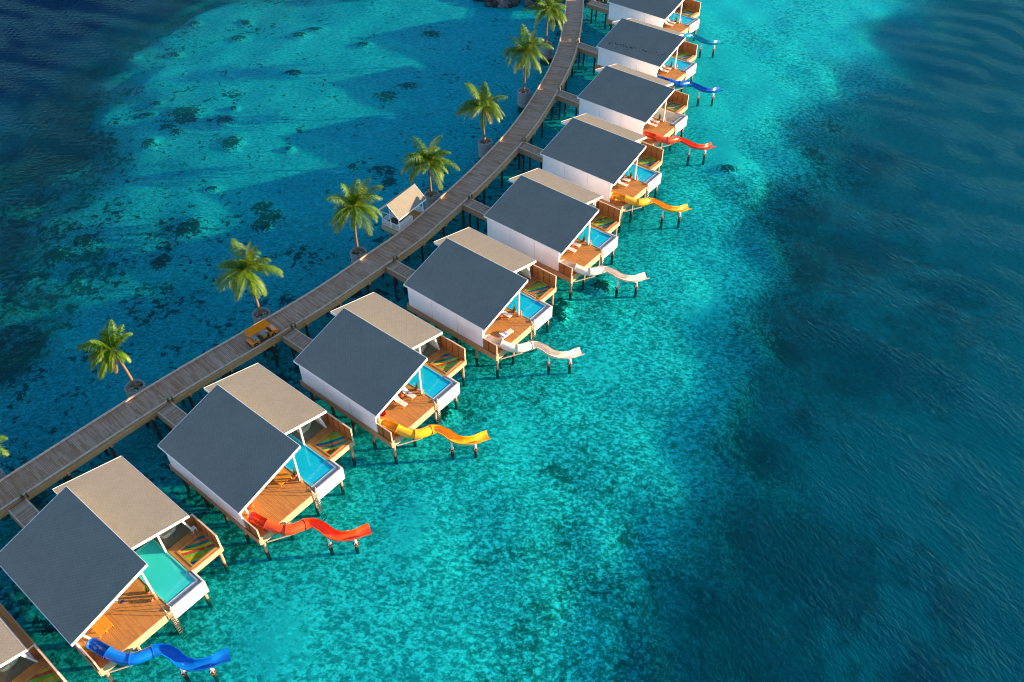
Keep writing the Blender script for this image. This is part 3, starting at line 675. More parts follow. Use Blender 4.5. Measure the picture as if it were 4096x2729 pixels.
VLAB = ['overwater villa cut off by the bottom left corner, only tan roof edge and net showing',
        'nearest whole overwater villa, pool water green, royal blue slide at its deck',
        'overwater villa with the nearer red slide and a pair of bare orange sunbeds',
        'overwater villa with the nearer yellow slide and two cream loungers on deck',
        'overwater villa with white slide and birthday lettering beside its pool',
        'overwater villa with the farther of the two white slides',
        'overwater villa with the farther yellow slide on its unscreened deck',
        'overwater villa with a drained white pool and the farther red slide',
        'overwater villa with a line of dark stains on its roof and deep blue slide',
        'topmost overwater villa, roof cut by the picture edge, turquoise slide']
villas = []
base = make_villa()
for i in range(10):
    if i == 1: o = make_villa(tile='tile_green')
    elif i == 7: o = make_villa(tile='tile_white', water=False, screen=False)
    elif i == 6: o = base6 = make_villa(screen=False)
    elif i in (8, 9): o = copy_tree(base6)
    elif i == 0: o = base
    else: o = copy_tree(base)
    x, y, t = POSE[i]; o.location = (x, y, 0); o.rotation_euler = (0, 0, t)
    tag(o, VLAB[i], 'villa', 'overwater villas in a row beside the boardwalk'); villas.append(o)

# ---------------------------------------------------------------- water slides
PATH = [(-6.2, .45, 4.0), (-6.02, -.35, 3.92), (-5.75, -1.2, 3.70), (-5.35, -2.05, 3.45), (-4.75, -2.7, 3.30), (-4.05, -3.0, 3.18), (-3.4, -3.2, 3.05), (-2.8, -3.6, 2.85), (-2.48, -4.4, 2.62), (-2.42, -5.2, 2.45),
        (-2.12, -6.0, 2.28), (-1.5, -6.6, 2.12), (-.8, -7.0, 2.0), (-.1, -7.2, 1.93), (.5, -7.5, 1.93)]
def cat(P, n):
    out = []
    P = [Vector(p) for p in P]; Q = [P[0] * 2 - P[1]] + P + [P[-1] * 2 - P[-2]]
    for i in range(len(P) - 1):
        a, b, c, d = Q[i:i + 4]
        for j in range(n):
            t = j / n; out.append(.5 * ((2 * b) + (c - a) * t + (2 * a - 5 * b + 4 * c - d) * t * t + (3 * b - a - 3 * c + d) * t ** 3))
    out.append(P[-1]); return out
SP = cat(PATH, 5)
def sweep(mb, pts, prof, bank=None):
    """prof: list of (side, up) points of an open section"""
    i0 = len(mb.v); n = len(prof(0) if callable(prof) else prof)
    for j, p in enumerate(pts):
        d = (pts[min(j + 1, len(pts) - 1)] - pts[max(j - 1, 0)]); d.normalize()
        x = d.cross(Vector((0, 0, 1))).normalized(); y = x.cross(d)
        pr = prof(j) if callable(prof) else prof
        for (a, b) in pr: mb.v.append(tuple(p + x * a + y * b))
    for j in range(len(pts) - 1):
        for q in range(n - 1):
            a = i0 + j * n + q; mb.f.append((a, a + 1, a + 1 + n, a + n)); mb.sm.append(True)
def arc(r, a0, a1, n=18, cy=None):
    cy = r if cy is None else cy
    return [(r * math.sin(math.radians(a0 + (a1 - a0) * i / n)), cy - r * math.cos(math.radians(a0 + (a1 - a0) * i / n))) for i in range(n + 1)]
def trough(r, lip=.07):
    p = arc(r, -102, 102, 16)
    o = [(p[0][0] - lip, p[0][1] - .02)] + [(p[0][0] - lip, p[0][1] + .02)] + p + [(p[-1][0] + lip, p[-1][1] + .02), (p[-1][0] + lip, p[-1][1] - .02)]
    q = [(a, b) for a, b in arc(r + .05, 100, -100, 12)]
    return o + q + [o[0]]
def make_slide(mat):
    r = empty('water_slide', (0, 0, 0))
    R = .44
    # entry tub: a rounded basin on the deck, hood over its mouth
    b = MB()
    sec = SP[0:10]
    def tubprof(j):
        s_ = .40 + .02 * j
        return [(-.44, .55), (-.40, .55)] + [(a, bb) for a, bb in arc(R * .95, -90, 90, 14)] + [(.40, .55), (.44, .55), (.47, .3)] + [(a, bb - .02) for a, bb in arc(R + .05, 90, -90, 12)] + [(-.47, .3), (-.44, .55)]
    sweep(b, sec, tubprof)
    # rounded closed end
    c = SP[0]; d0 = (SP[0] - SP[1]).normalized(); x = d0.cross(Vector((0, 0, 1))).normalized()
    i0 = len(b.v); NA = 12
    for k_, (rad, zz) in enumerate(((.12, .0), (.40, .10), (.46, .54), (.52, .54), (.50, .0))):
        for q in range(NA + 1):
            a = PI * q / NA; b.v.append(tuple(c + x * (rad * math.cos(a)) + d0 * (rad * math.sin(a)) + Vector((0, 0, zz))))
    for k_ in range(4):
        for q in range(NA):
            a = i0 + k_ * (NA + 1) + q; b.f.append((a, a + 1, a + NA + 2, a + NA + 1)); b.sm.append(True)
    b.box(c.x - .2, c.x + .2, c.y - .25, c.y + .25, ZD, c.z + .02)
    b.build('entry_tub', mat, r)
    # closed tube in two lengths
    for nm, (a, bb), rr in (('tube_section', (8, 18), .47), ('tube_section', (18, 29), .50)):
        t = MB(); sweep(t, SP[a:bb + 1], arc(rr, -180, 180, 26, cy=.42)); sweep(t, SP[a:bb + 1], [(p * .93, .42 + (q - .42) * .93) for p, q in arc(rr, 180, -180, 26, cy=.42)]); t.build(nm, mat, r)
    for j in (8, 18, 29):
        fl = MB()
        d = (SP[j + 1] - SP[j - 1]).normalized()
        sweep(fl, [SP[j] - d * .035, SP[j] + d * .035], arc(.56, -180, 180, 26, cy=.42)); 
        for s_ in (-1, 1):
            pin = SP[j] + d * .035 * s_
            x = d.cross(Vector((0, 0, 1))).normalized(); y = x.cross(d); cpt = pin + y * .42
            i0 = len(fl.v)
            for q in range(26):
                an = 2 * PI * q / 26; vv = x * math.sin(an) + y * math.cos(an)
                fl.v.append(tuple(cpt + vv * .56)); fl.v.append(tuple(cpt + vv * .46))
            for q in range(26):
                a0 = i0 + 2 * q; a1 = i0 + 2 * ((q + 1) % 26); fl.f.append((a0, a0 + 1, a1 + 1, a1)); fl.sm.append(False)
        fl.build('tube_flange', mat, r)
    # open flume in lengths
    cuts = [29, 40, 50, 60, len(SP) - 1]
    for q in range(4):
        t = MB(); pts = SP[cuts[q]:cuts[q + 1] + 1]
        def pf(j, q=q, n=len(pts)):
            k_ = 1 - .25 * (j / n) if q == 3 else 1
            fl_ = 1 + (.22 * (j / n) if q == 3 else 0) + (.18 * (1 - j / 4) if (q == 0 and j < 4) else 0)
            return [(a * fl_, b2 * k_) for a, b2 in trough(R + (.015 if q % 2 else 0))]
        sweep(t, pts, pf); t.build('flume_section', mat, r)
        e = MB()
        if q:
            d = (SP[cuts[q] + 1] - SP[cuts[q] - 1]).normalized(); sweep(e, [SP[cuts[q]] - d * .03, SP[cuts[q]] + d * .03], [(a * 1.10, .4 + (b2 - .4) * 1.12) for a, b2 in arc(.49, -100, 100, 16)])
            e.build('joint_rib', mat, r)
    # supports
    for (u, v) in ((-2.69, -5.27), (-1.1, -7.05)):
        j = min(range(len(SP)), key=lambda k_: (SP[k_].x - u) ** 2 + (SP[k_].y - v) ** 2); zt = SP[j].z + .05
        p = MB().tube([(u, v, -4), (u, v, 1.25)], .165, 12).build('support_pile', M['pile'], r)
        MB().box(u - .24, u + .24, v - .24, v + .24, 1.25, 1.31).build('cap_plate', M['screenpost'], p)
        s = MB(); s.beam((u, v, 1.31), (u, v, zt - .12), .16, .16, (0, 1, 0)); s.beam((u, v, zt - .2), (SP[j].x, SP[j].y, zt - .08), .3, .08)
        for (a, b2) in ((.16, 0), (-.16, 0), (0, .16), (0, -.16)): s.beam((u + a, v + b2, 1.31), (u, v, 1.75), .03, .12)
        s.build('steel_bracket', M['white'], p)
    s = MB(); s.beam((-4.6, -1.4, 2.9), (-3.5, -3.15, 2.9), .1, .12); s.beam((-3.9, -1.3, 2.75), (-4.2, -3.0, 2.95), .1, .12); s.beam((-6.6, -1.5, 2.75), (-4.4, -2.95, 2.95), .08, .1); s.build('support_beam', M['cap'], r)
    return r
SLI = {1: ('blue', 'bright royal blue'), 2: ('red', 'bright red'), 3: ('yellow', 'golden yellow'), 4: ('white', 'cream white'), 5: ('white', 'cream white'), 6: ('yellow', 'golden yellow'), 7: ('red', 'bright red'), 8: ('dblue', 'deep blue'), 9: ('turq', 'turquoise blue')}
SLL = {1: 'royal blue water slide, nearest of all, at the bottom left villa deck', 2: 'bright red water slide below the villa with bare orange sunbeds', 3: 'golden yellow water slide, the nearer one of the two yellow slides',
       4: 'cream white water slide starting beside the lounger with a striped towel', 5: 'cream white water slide, the farther one of the two white slides', 6: 'golden yellow water slide farther up the row, behind a white slide',
       7: 'red water slide farther up the row, partly behind a tan roof', 8: 'deep blue water slide second from the top with a glaring highlight', 9: 'turquoise water slide at the top of the row'}
first = {}
for i in range(1, 10):
    kx, _ = SLI[i]
    if kx in first: o = copy_tree(first[kx])
    else: o = first[kx] = make_slide(M['slide_' + kx])
    x, y, t = POSE[i]; o.location = (x, y, 0); o.rotation_euler = (0, 0, t)
    tag(o, SLL[i], 'water slide', 'water slides running from the villa decks into the sea')

# ---------------------------------------------------------------- footbridges to the villas
def make_bridge(v1):
    r = empty('footbridge', (0, 0, 0)); a, b = -4.0, -2.25
    MB().box(a, b, 12.2, v1, 3.53, ZD).build('bridge_deck', M['walk'], r)
    MB().box(a - .08, a, 12.2, v1 - .05, 2.95, ZD - .02).box(b, b + .08, 12.2, v1 - .05, 2.95, ZD - .02).build('side_beam', M['skirt'], r)
    for x in (a, b - .1):
        k = MB().box(x, x + .1, 12.2, v1 - .1, ZD + .07, ZD + .16)
        v = 12.6
        while v < v1 - .3: k.box(x + .01, x + .09, v, v + .2, ZD + .002, ZD + .08); v += .8
        k.build('kerb_rail', M['kerb'], r)
    for v in (14.4, 17.6):
        for u in (a + .1, b - .1): MB().tube([(u, v, -4), (u, v, 3.5)], .15, 10).build('pile', M['darkpile'], r)
    return r
br = make_bridge(18.75)
for i in range(1, 10):
    o = br if i == 1 else copy_tree(br); x, y, t = POSE[i]; o.location = (x, y, 0); o.rotation_euler = (0, 0, t)
    if i >= 8: o.rotation_euler = (0, 0, t + .0)
    tag(o, 'short plank footbridge from the boardwalk to ' + VD[i], 'footbridge', 'footbridges between boardwalk and villas')

# ---------------------------------------------------------------- boardwalk
FAR = [(-72, 20), (-60, 34.8), (-52.5, 44.0), (-48.63, 48.61), (-43.67, 54.48), (-39.42, 59.42), (-34.62, 64.64), (-29.82, 69.55), (-23.58, 76.2), (-17.99, 83.1), (-14.39, 87.67), (-11.54, 92.2), (-9.15, 96.17), (-4.69, 104.19), (.2, 114.51), (4.55, 127.04), (7.5, 138.35), (9.13, 148.85), (10.24, 160.5), (10.8, 172), (11.2, 185)]
FP = cat([(x, y, 0) for x, y in FAR], 8)
WID = 3.3
def off(P, j, d):
    t = (P[min(j + 1, len(P) - 1)] - P[max(j - 1, 0)]).normalized(); return P[j] + Vector((t.y, -t.x, 0)) * d
bw = empty('boardwalk', FP[0], 0, 'long curving timber boardwalk on piles linking all the villas', 'boardwalk')
bw['kind'] = 'structure'
bw.location = (0, 0, 0)
def strip(d0, d1, z0, z1, name, mat, uvs=False):
    m = MB(); n = len(FP)
    for j in range(n):
        a, b = off(FP, j, d0), off(FP, j, d1)
        m.v += [(a.x, a.y, z0), (b.x, b.y, z0), (b.x, b.y, z1), (a.x, a.y, z1)]
    for j in range(n - 1):
        i = 4 * j
        for (p, q) in ((0, 1), (1, 2), (2, 3), (3, 0)): m.f.append((i + p, i + 4 + p, i + 4 + q, i + q)); m.sm.append(False)
    o = m.build(name, mat, bw)
    if uvs:
        at = o.data.attributes.new('walk', 'FLOAT_VECTOR', 'POINT'); L = 0; vals = []
        for j in range(n):
            if j: L += (FP[j] - FP[j - 1]).length
            vals += [L, d0, 0, L, d1, 0, L, d1, 0, L, d0, 0]
        at.data.foreach_set('vector', vals)
    return o
def m_walk():
    k = NT('boardwalk_planks'); at = k.n('Attribute', attribute_name='walk').outputs['Vector']
    sp = k.n('SeparateXYZ'); k.put(sp.inputs[0], at)
    a = k.math('DIVIDE', sp.outputs[0], .17); row = k.math('FLOOR', a); fr = k.math('FRACT', a)
    seg = k.math('FLOOR', k.math('ADD', k.math('DIVIDE', sp.outputs[1], 1.65), k.math('MULTIPLY', row, .5)))
    cm = k.n('CombineXYZ'); k.put(cm.inputs[0], row); k.put(cm.inputs[1], seg)
    wn = k.n('TexWhiteNoise', noise_dimensions='3D'); k.put(wn.inputs['Vector'], cm.outputs[0])
    mp = k.n('Mapping'); k.put(mp.inputs[0], at); mp.inputs['Scale'].default_value = (8, .7, 1)
    gr = k.noise(mp.outputs[0], 1.5, 4, .65); g2 = k.noise(mp.outputs[0], .13, 3, .6); big = k.noise(k.n('NewGeometry').outputs['Position'], .4, 3, .5)
    f = k.math('ADD', k.math('MULTIPLY', wn.outputs[0], .55), k.math('MULTIPLY', gr, .45))
    f = k.math('ADD', f, k.math('MULTIPLY', k.math('SUBTRACT', g2, .5), .9), True)
    col = k.mix(f, (.62, .43, .32), (.33, .135, .045)); col = k.mix(k.math('MULTIPLY', big, .4), col, (.30, .15, .07))
    g = k.math('LESS_THAN', fr, .13); col = k.mix(k.math('MULTIPLY', g, .8), col, (.015, .012, .01))
    return k.bsdf(col, .8, bump=k.math('SUBTRACT', k.math('MULTIPLY', gr, .4), g), bstr=.5, bdist=.02, spec=.2)
strip(0, WID, 3.5, 3.67, 'deck_planks', m_walk(), True)
strip(-.04, .14, 3.76, 3.90, 'kerb_rail', M['kerb'])
strip(WID - .14, WID + .04, 3.76, 3.90, 'kerb_rail', M['kerb'])
strip(-.07, 0, 2.95, 3.64, 'edge_beam', M['walkside'])
strip(WID, WID + .07, 2.9, 3.64, 'edge_beam', M['walkside'])
kb = MB(); L = 0
for j in range(1, len(FP)):
    L += (FP[j] - FP[j - 1]).length
    if L > 1.1:
        L = 0
        for d0 in (.05, WID - .05):
            c = off(FP, j, d0); t = (FP[j] - FP[j - 1]).normalized(); kb.beam((c.x - t.x * .14, c.y - t.y * .14, 3.715), (c.x + t.x * .14, c.y + t.y * .14, 3.715), .1, .09)
kb.build('kerb_block', M['kerb'], bw)
L = 2; cb = MB()
for j in range(1, len(FP)):
    L += (FP[j] - FP[j - 1]).length
    if L > 4.4:
        L = 0
        a, b = off(FP, j, .45), off(FP, j, WID - .35)
        for p in (a, b): MB().tube([(p.x, p.y, -4), (p.x, p.y, 3.4)], .17, 10).build('pile', M['darkpile'], bw)
        a2, b2 = off(FP, j, -.1), off(FP, j, WID + .25); cb.beam((a2.x, a2.y, 2.98), (b2.x, b2.y, 2.98), .2, .34)
cb.build('cross_beam', M['walkside'], bw)

# ---------------------------------------------------------------- small potted plants
def leaf_blade(mb, tone, base, d, h, w, bend, n=4, tv=.5):
    base = Vector(base); side = Vector((-d.y, d.x, 0)).normalized(); P = []
    for i in range(n + 1):
        t = i / n; p = base + Vector((0, 0, 1)) * h * t + d * bend * t * t; ww = w * (1 - t) ** .6 * (.6 + .8 * t if t < .5 else 1)
        P.append((p - side * ww / 2, p + side * ww / 2))
    for i in range(n):
        mb.poly([P[i][0], P[i][1], P[i + 1][1], P[i + 1][0]], True); tone += [tv] * 4
def make_potplant(seed, h=.75, n=22, rad=.17, pot='terracotta', spread=.35):
    rr = random.Random(seed); r = empty('potted_plant', (0, 0, 0))
    p = MB().lathe([(rad * .7, 0), (rad * 1.0, .12), (rad * 1.08, .26), (rad * 1.15, .30), (rad * 1.05, .31), (rad * .95, .27)], n=18)
    p.v.append((0, 0, 0)); p.build('pot', M[pot], r)
    MB().lathe([(rad * .95, .27), (.001, .28)], n=18).build('soil', M['soil'], r)
    lf = MB(); tone = []
    for _ in range(n):
        a = rr.uniform(0, 2 * PI); d = Vector((math.cos(a), math.sin(a), 0)); hh = h * rr.uniform(.55, 1)
        leaf_blade(lf, tone, d * rr.uniform(0, rad * .6) + Vector((0, 0, .27)), d, hh, .075, spread * rr.uniform(.2, 1), tv=rr.uniform(0, 1))
    lf.build('leaves', M['leaf'], r, tone=tone)
    return r
pp = make_potplant(1); pps = make_potplant(5, .5, 16, .13)
def put(o, i, u, v, z, rz=0.):
    x, y, t = POSE[i]; o.location = vw(i, u, v, z); o.rotation_euler = (0, 0, t + rz); return o
for i in range(1, 10):
    o = pp if i == 1 else copy_tree(pp)
    put(o, i, -.4 if i > 1 else -.62, 1.55, ZD, i * 1.3); s = 1.0 if i != 1 else .85; o.scale = (s * 1.15,) * 3
    tag(o, 'potted spiky green plant by the pool column of ' + VD[i], 'plant', 'potted plants on the villa decks')
q = 0
for i in range(1, 10):
    o = pps if i == 1 else copy_tree(pps)
    put(o, i, -2.42 if i < 8 else -2.55, 18.95, ZD + .02, i * .7)
    tag(o, 'small potted plant at the footbridge to ' + VD[i], 'plant', 'potted plants at the footbridges')
gp = MB().tube([(0, 0, 0), (0, 0, .62)], .085, 8).build('bollard', M['screenpost'])
for i in range(1, 10):
    o = gp if i == 1 else gp.copy()
    if i > 1: COL.objects.link(o)
    put(o, i, -2.02, 18.8, ZD + .02)
    tag(o, 'short brown wooden post at the footbridge to ' + VD[i], 'bollard', 'wooden posts at the footbridges')
# terracotta jar on the nearest deck and the second
jar = MB().lathe([(.06, 0), (.14, .08), (.15, .2), (.09, .3), (.10, .33), (.07, .32), (.06, .25)], n=16).build('clay_jar', M['terracotta'])
put(jar, 1, -.88, .62, ZD); tag(jar, 'orange clay jar beside the shower post of the nearest whole villa', 'jar', 'clay jars on decks')
j2 = jar.copy(); COL.objects.link(j2); put(j2, 2, -.62, 1.05, ZD); tag(j2, 'orange clay jar by the column of the villa with the nearer red slide', 'jar', 'clay jars on decks')

# ---------------------------------------------------------------- loungers
def make_lounger():
    r = empty('sun_lounger', (0, 0, 0))        # foot end at y=0, head towards +y
    f = MB(); f.box(-.31, -.26, .0, 1.9, .22, .28); f.box(.26, .31, .0, 1.9, .22, .28)
    for y in (.02, .6, 1.2): f.box(-.26, .26, y, y + .06, .22, .27)
    f.build('frame', M['legwood'], r)
    for (x, y) in ((-.29, .15), (.29, .15), (-.29, 1.65), (.29, 1.65)): MB().beam((x, y, 0), (x, y, .24), .05, .05, (0, 1, 0)).build('leg', M['legwood'], r)
    MB().box(-.30, .30, 0, 1.18, .285, .36).build('seat_cushion', M['cushion'], r, bevel=.02)
    MB().hexa([(-.3, 1.19, .30), (.3, 1.19, .30), (.3, 1.78, .74), (-.3, 1.78, .74)], [(-.3, 1.15, .36), (.3, 1.15, .36), (.3, 1.74, .80), (-.3, 1.74, .80)]).build('back_cushion', M['cushion'], r, bevel=.02)
    return r
def make_bench():
    r = empty('wooden_sunbed', (0, 0, 0))
    s = MB()
    for q in range(24): s.box(-.31, .31, .02 + q * .078, .02 + q * .078 + .052, .30, .33)
    s.build('slatted_top', M['legwood'].copy() if False else M['bedwood'], r)
    MB().box(-.33, -.29, 0, 1.9, .22, .31).box(.29, .33, 0, 1.9, .22, .31).build('frame', M['bedwood'], r)
    for (x, y) in ((-.29, .1), (.29, .1), (-.29, 1.75), (.29, 1.75)): MB().beam((x, y, 0), (x, y, .22), .05, .05, (0, 1, 0)).build('leg', M['bedwood'], r)
    return r
M['bedwood'] = plain('bright_orange_teak', (.78, .31, .03), .5, .1, 5)
lo = make_lounger(); be = make_bench()
# villa, u, v of the foot end, turn, text
LG = [(3, -2.88, .72, .02, 'cream lounger nearer the slide on %s'), (3, -1.52, .85, .02, 'cream lounger with a blue book nearer the pool on %s'),
      (4, -1.5, 1.15, .02, 'cream lounger beside the pool on %s'), (5, -2.95, 1.0, .02, 'cream lounger nearer the slide on %s'), (5, -1.75, 1.2, .02, 'cream lounger nearer the pool on %s'),
      (6, -2.75, .6, .05, 'cream lounger nearer the slide on %s'), (6, -1.6, 1.0, .03, 'cream lounger with blue towel nearer the pool on %s'), (7, -2.7, .7, .02, 'cream lounger nearer the slide on %s'), (7, -1.6, 1.0, .02, 'cream lounger nearer the pool on %s'),
      (8, -2.7, .8, .02, 'cream lounger nearer the slide on %s'), (8, -1.6, 1.0, .02, 'cream lounger nearer the pool on %s'), (9, -2.7, .9, .02, 'cream lounger nearer the slide on %s'), (9, -1.6, 1.1, .02, 'cream lounger nearer the pool on %s')]
for n_, (i, u, v, a, tx) in enumerate(LG):
    o = lo if n_ == 0 else copy_tree(lo); put(o, i, u, v, ZD, a); tag(o, tx % VD[i], 'lounger', 'cream sun loungers')
o = copy_tree(lo); put(o, 4, -3.15, -.35, ZD, math.radians(82)); tag(o, 'cream lounger under a blue striped towel on the nearer white-slide villa', 'lounger', 'cream sun loungers')
BG = [(1, -5.16, .98, 'bare orange sunbed nearer the slide on %s'), (1, -4.52, 1.0, 'bare orange sunbed nearer the pool on %s'), (2, -1.80, 1.5, 'bare orange sunbed nearer the slide on %s'), (2, -1.13, 1.5, 'bare orange sunbed nearer the pool on %s')]
for n_, (i, u, v, tx) in enumerate(BG):
    o = be if n_ == 0 else copy_tree(be); put(o, i, u, v, ZD); tag(o, tx % VD[i], 'sunbed', 'bare orange wooden sunbeds')
def make_table():
    r = empty('side_table', (0, 0, 0)); MB().lathe([(.24, .38), (.25, .41), (.24, .43), (.001, .435)], n=20).lathe([(.24, .38), (.001, .38)], n=20).build('table_top', M['orangeplastic'], r)
    for a in (0, 2.1, 4.2): MB().beam((.2 * math.cos(a), .2 * math.sin(a), 0), (.12 * math.cos(a), .12 * math.sin(a), .38), .04, .04).build('leg', M['orangeplastic'], r)
    return r
tb = make_table()
for n_, (i, u, v) in enumerate(((3, -2.2, 2.0), (4, -2.2, 2.1), (5, -2.35, 2.0), (7, -2.15, 1.7), (8, -2.15, 1.8))):
    o = tb if n_ == 0 else copy_tree(tb); put(o, i, u, v, ZD); tag(o, 'round orange side table beside the loungers of ' + VD[i], 'table', 'orange side tables')
st = MB().lathe([(.20, 0), (.27, .12), (.29, .3), (.26, .43), (.1, .47), (.001, .47)], n=20).build('stool', M['orangeplastic'])
put(st, 2, -5.35, 1.9, ZD); tag(st, 'round orange stool near the slide on the villa with the nearer red slide', 'stool')
def make_shell():
    m = MB().lathe([(.18, .22), (.30, .30), (.36, .44)], n=20); m.lathe([(.18, .22), (.001, .22)], n=20)
    r = empty('tub_chair', (0, 0, 0)); m.build('seat', M['redplastic'], r)
    b = MB(); i0 = 0
    for j, (rr_, z) in enumerate(((.36, .44), (.40, .60), (.40, .74))):
        for q in range(13):
            a = -.2 + PI * 1.1 * q / 12; b.v.append((rr_ * math.cos(a), rr_ * math.sin(a), z))
    for j in range(2):
        for q in range(12): a = j * 13 + q; b.f.append((a, a + 1, a + 14, a + 13)); b.sm.append(True)
    b.build('backrest', M['redplastic'], r)
    for a in (.7, 2.3, 3.9, 5.4): MB().beam((.26 * math.cos(a), .26 * math.sin(a), 0), (.12 * math.cos(a), .12 * math.sin(a), .24), .03, .03).build('leg', M['orangeplastic'], r)
    return r
c_ = make_shell(); put(c_, 3, -5.25, 1.75, ZD); tag(c_, 'red tub chair under the roof corner of the villa with the nearer yellow slide', 'chair')
# towels, books, odds and ends
def cloth(name, w, l, mat, amp=.02, seed=1):
    rr = random.Random(seed); N1, N2 = 10, 14; m = MB(); ph = rr.uniform(0, 6)
    for i in range(N1):
        for j in range(N2):
            q = []
            for (a, b) in ((i, j), (i + 1, j), (i + 1, j + 1), (i, j + 1)):
                x = (a / N1 - .5) * w; y = (b / N2) * l; drop = max(0, abs(x) - .3) * 1.6
                q.append((x * (1 if abs(x) < .3 else .3 / abs(x) + .15), y, amp * math.sin(9 * x + ph) * math.cos(7 * y) - drop + (.02 * math.sin(13 * y))))
            m.poly(q, True)
    o = m.build(name, mat)
    so = o.modifiers.new('thick', 'SOLIDIFY'); so.thickness = .012
    return o
t = cloth('beach_towel', .8, 1.0, M['towel'], .018); put(t, 4, -4.0, -.25, ZD + .43, math.radians(82)); tag(t, 'blue and white striped towel over the lounger next to a white slide', 'towel')
for i, u, v, z, s in ((5, -2.95, 2.35, .65, .55), (5, -1.75, 2.55, .65, .55), (6, -1.58, 2.0, .42, .5)):
    t = cloth('beach_towel', .6, s, M['towel'] if i == 5 else M['blue'], .03, seed=int(u * -10)); put(t, i, u, v, ZD + z, .1); t.rotation_euler[0] = .6 if z > .5 else 0
    tag(t, ('blue towel on the back of the lounger nearer the %s on ' % ('slide' if u < -2 else 'pool')) + VD[i], 'towel', 'blue towels on loungers')
for i, u, v in ((3, -1.5, 1.75), (8, -1.6, 1.75), (8, -2.7, 1.6)):
    b = MB().box(-.14, .14, -.05, .05, 0, .03).build('book', M['blue'], bevel=.004); put(b, i, u, v, ZD + .365, .3); tag(b, 'small blue book on the lounger nearer the %s on %s' % ('pool' if u > -2 else 'slide', VD[i]), 'book')
b = MB().box(-.16, .16, -.13, .13, 0, .05).build('towel_stack', M['porcelain'], bevel=.015); put(b, 1, 5.55, 3.62, ZD + .5); b.location.z = ZD + .55
tag(b, 'white folded towels on a stool against the wooden screen of the nearest whole villa', 'towel')
s2 = empty('stool', vw(1, 5.55, 3.62, ZD), POSE[1][2], 'small white stool under folded towels by the nearest wooden screen', 'stool')
MB().box(-.22, .22, -.2, .2, .49, .545).build('seat', M['white'], s2)
for (x, y) in ((-.18, -.16), (.18, -.16), (-.18, .16), (.18, .16)): MB().box(x - .025, x + .025, y - .025, y + .025, 0, .49).build('leg', M['white'], s2)
b = MB().box(-.2, .2, -.15, .15, 0, .03).build('paper_sheet', M['white'], bevel=.004); put(b, 1, 3.95, 1.75, 3.42, .5); tag(b, 'white square sheet lying on the rainbow net of the nearest whole villa', 'paper')
for (u, v, m_, lb) in ((-2.72, 2.85, 'white', 'small white folded cloth on the nearest deck, left one of two'), (-2.42, 2.4, 'blue', 'small blue and white cloth on the nearest deck, right one of two')):
    b = cloth('folded_cloth', .3, .3, M[m_], .03, 3); put(b, 1, u, v, ZD + .03, .8); tag(b, lb, 'cloth')
# bathtubs
def make_tub():
    r = empty('bathtub', (0, 0, 0)); m = MB(); N = 28; prof = ((.26, .0, .66), (.36, .12, .74), (.42, .5, .84), (.45, .58, .90), (.40, .58, .85), (.36, .5, .80), (.24, .18, .62), (.001, .17, .01))
    for (rx, z, ry) in prof:
        for q in range(N): a = 2 * PI * q / N; m.v.append((ry * math.cos(a), rx * math.sin(a), z))
    for j in range(len(prof) - 1):
        for q in range(N): a = j * N + q; b = j * N + (q + 1) % N; m.f.append((a, b, b + N, a + N)); m.sm.append(True)
    m.build('basin', M['porcelain'], r)
    MB().tube([(0, -.62, 0), (0, -.62, .85), (0, -.5, .95), (0, -.35, .92)], .02, 8).build('tap', M['steel'], r)
    return r
bt = make_tub()
for i in range(0, 6):
    o = bt if i == 0 else copy_tree(bt); put(o, i, 4.0, 5.2, ZD + .005, .05); tag(o, 'white freestanding bathtub behind the glass of ' + VD[i], 'bathtub', 'white bathtubs')
# lifebuoys
def make_buoy():
    r = empty('lifebuoy', (0, 0, 0)); m = MB(); N = 28
    m.tube([(.27 * math.cos(2 * PI * q / N), 0, .27 * math.sin(2 * PI * q / N)) for q in range(N + 1)], .07, 10, cap=False); m.build('ring', M['orangeplastic'], r)
    for q in range(4):
        a = PI / 4 + q * PI / 2; w = MB(); w.tube([(.27 * math.cos(a + e), 0, .27 * math.sin(a + e)) for e in (-.1, 0, .1)], .075, 10); w.build('band', M['white'], r)
    return r
bu = make_buoy()
for n_, i in enumerate((8, 9)):
    o = bu if n_ == 0 else copy_tree(bu); put(o, i, 5.05, 3.62, 4.35); tag(o, 'red lifebuoy hanging at the net deck of ' + VD[i], 'lifebuoy', 'red lifebuoys')
# birthday lettering beside the pool
cu = bpy.data.curves.new('birthday_lettering', 'FONT'); cu.body = 'HAPPY BIRTHDAY'; cu.size = .215; cu.extrude = .012; cu.align_x = 'CENTER'; cu.space_character = 1.05
to = bpy.data.objects.new('birthday_lettering', cu); COL.objects.link(to)
bpy.context.view_layer.update()
me = bpy.data.meshes.new_from_object(to.evaluated_get(bpy.context.evaluated_depsgraph_get())); bpy.data.objects.remove(to)
me.materials.append(M['letter']) if not me.materials else None
to = bpy.data.objects.new('birthday_lettering', me); COL.objects.link(to)
put(to, 4, 2.97, 2.05, ZD + .02, -PI / 2); tag(to, 'white HAPPY BIRTHDAY letters on the deck between a pool and a rainbow net', 'lettering')
# stains on villa 8's roof belong to the roof
sr = random.Random(4); sm_ = MB()
for q in range(46):
    t_ = q / 45; v = 10.9 - 10.2 * t_; u = -5.9 + 1.0 * t_ + sr.uniform(-.22, .22)
    if sr.random() < .25: continue
    rr_ = sr.uniform(.08, .2); P = []
    for a in range(8): an = a * PI / 4; du = rr_ * math.cos(an) * .9; P.append((u + du, v + rr_ * .8 * math.sin(an), zl(u + du) + .006))
    sm_.poly(P)
sm_.build('roof_stain', plain('dark_lichen_stain', (.055, .055, .05), .9, .3, 6), [c for c in villas[8].children if c.name.startswith('left_roof')][0])

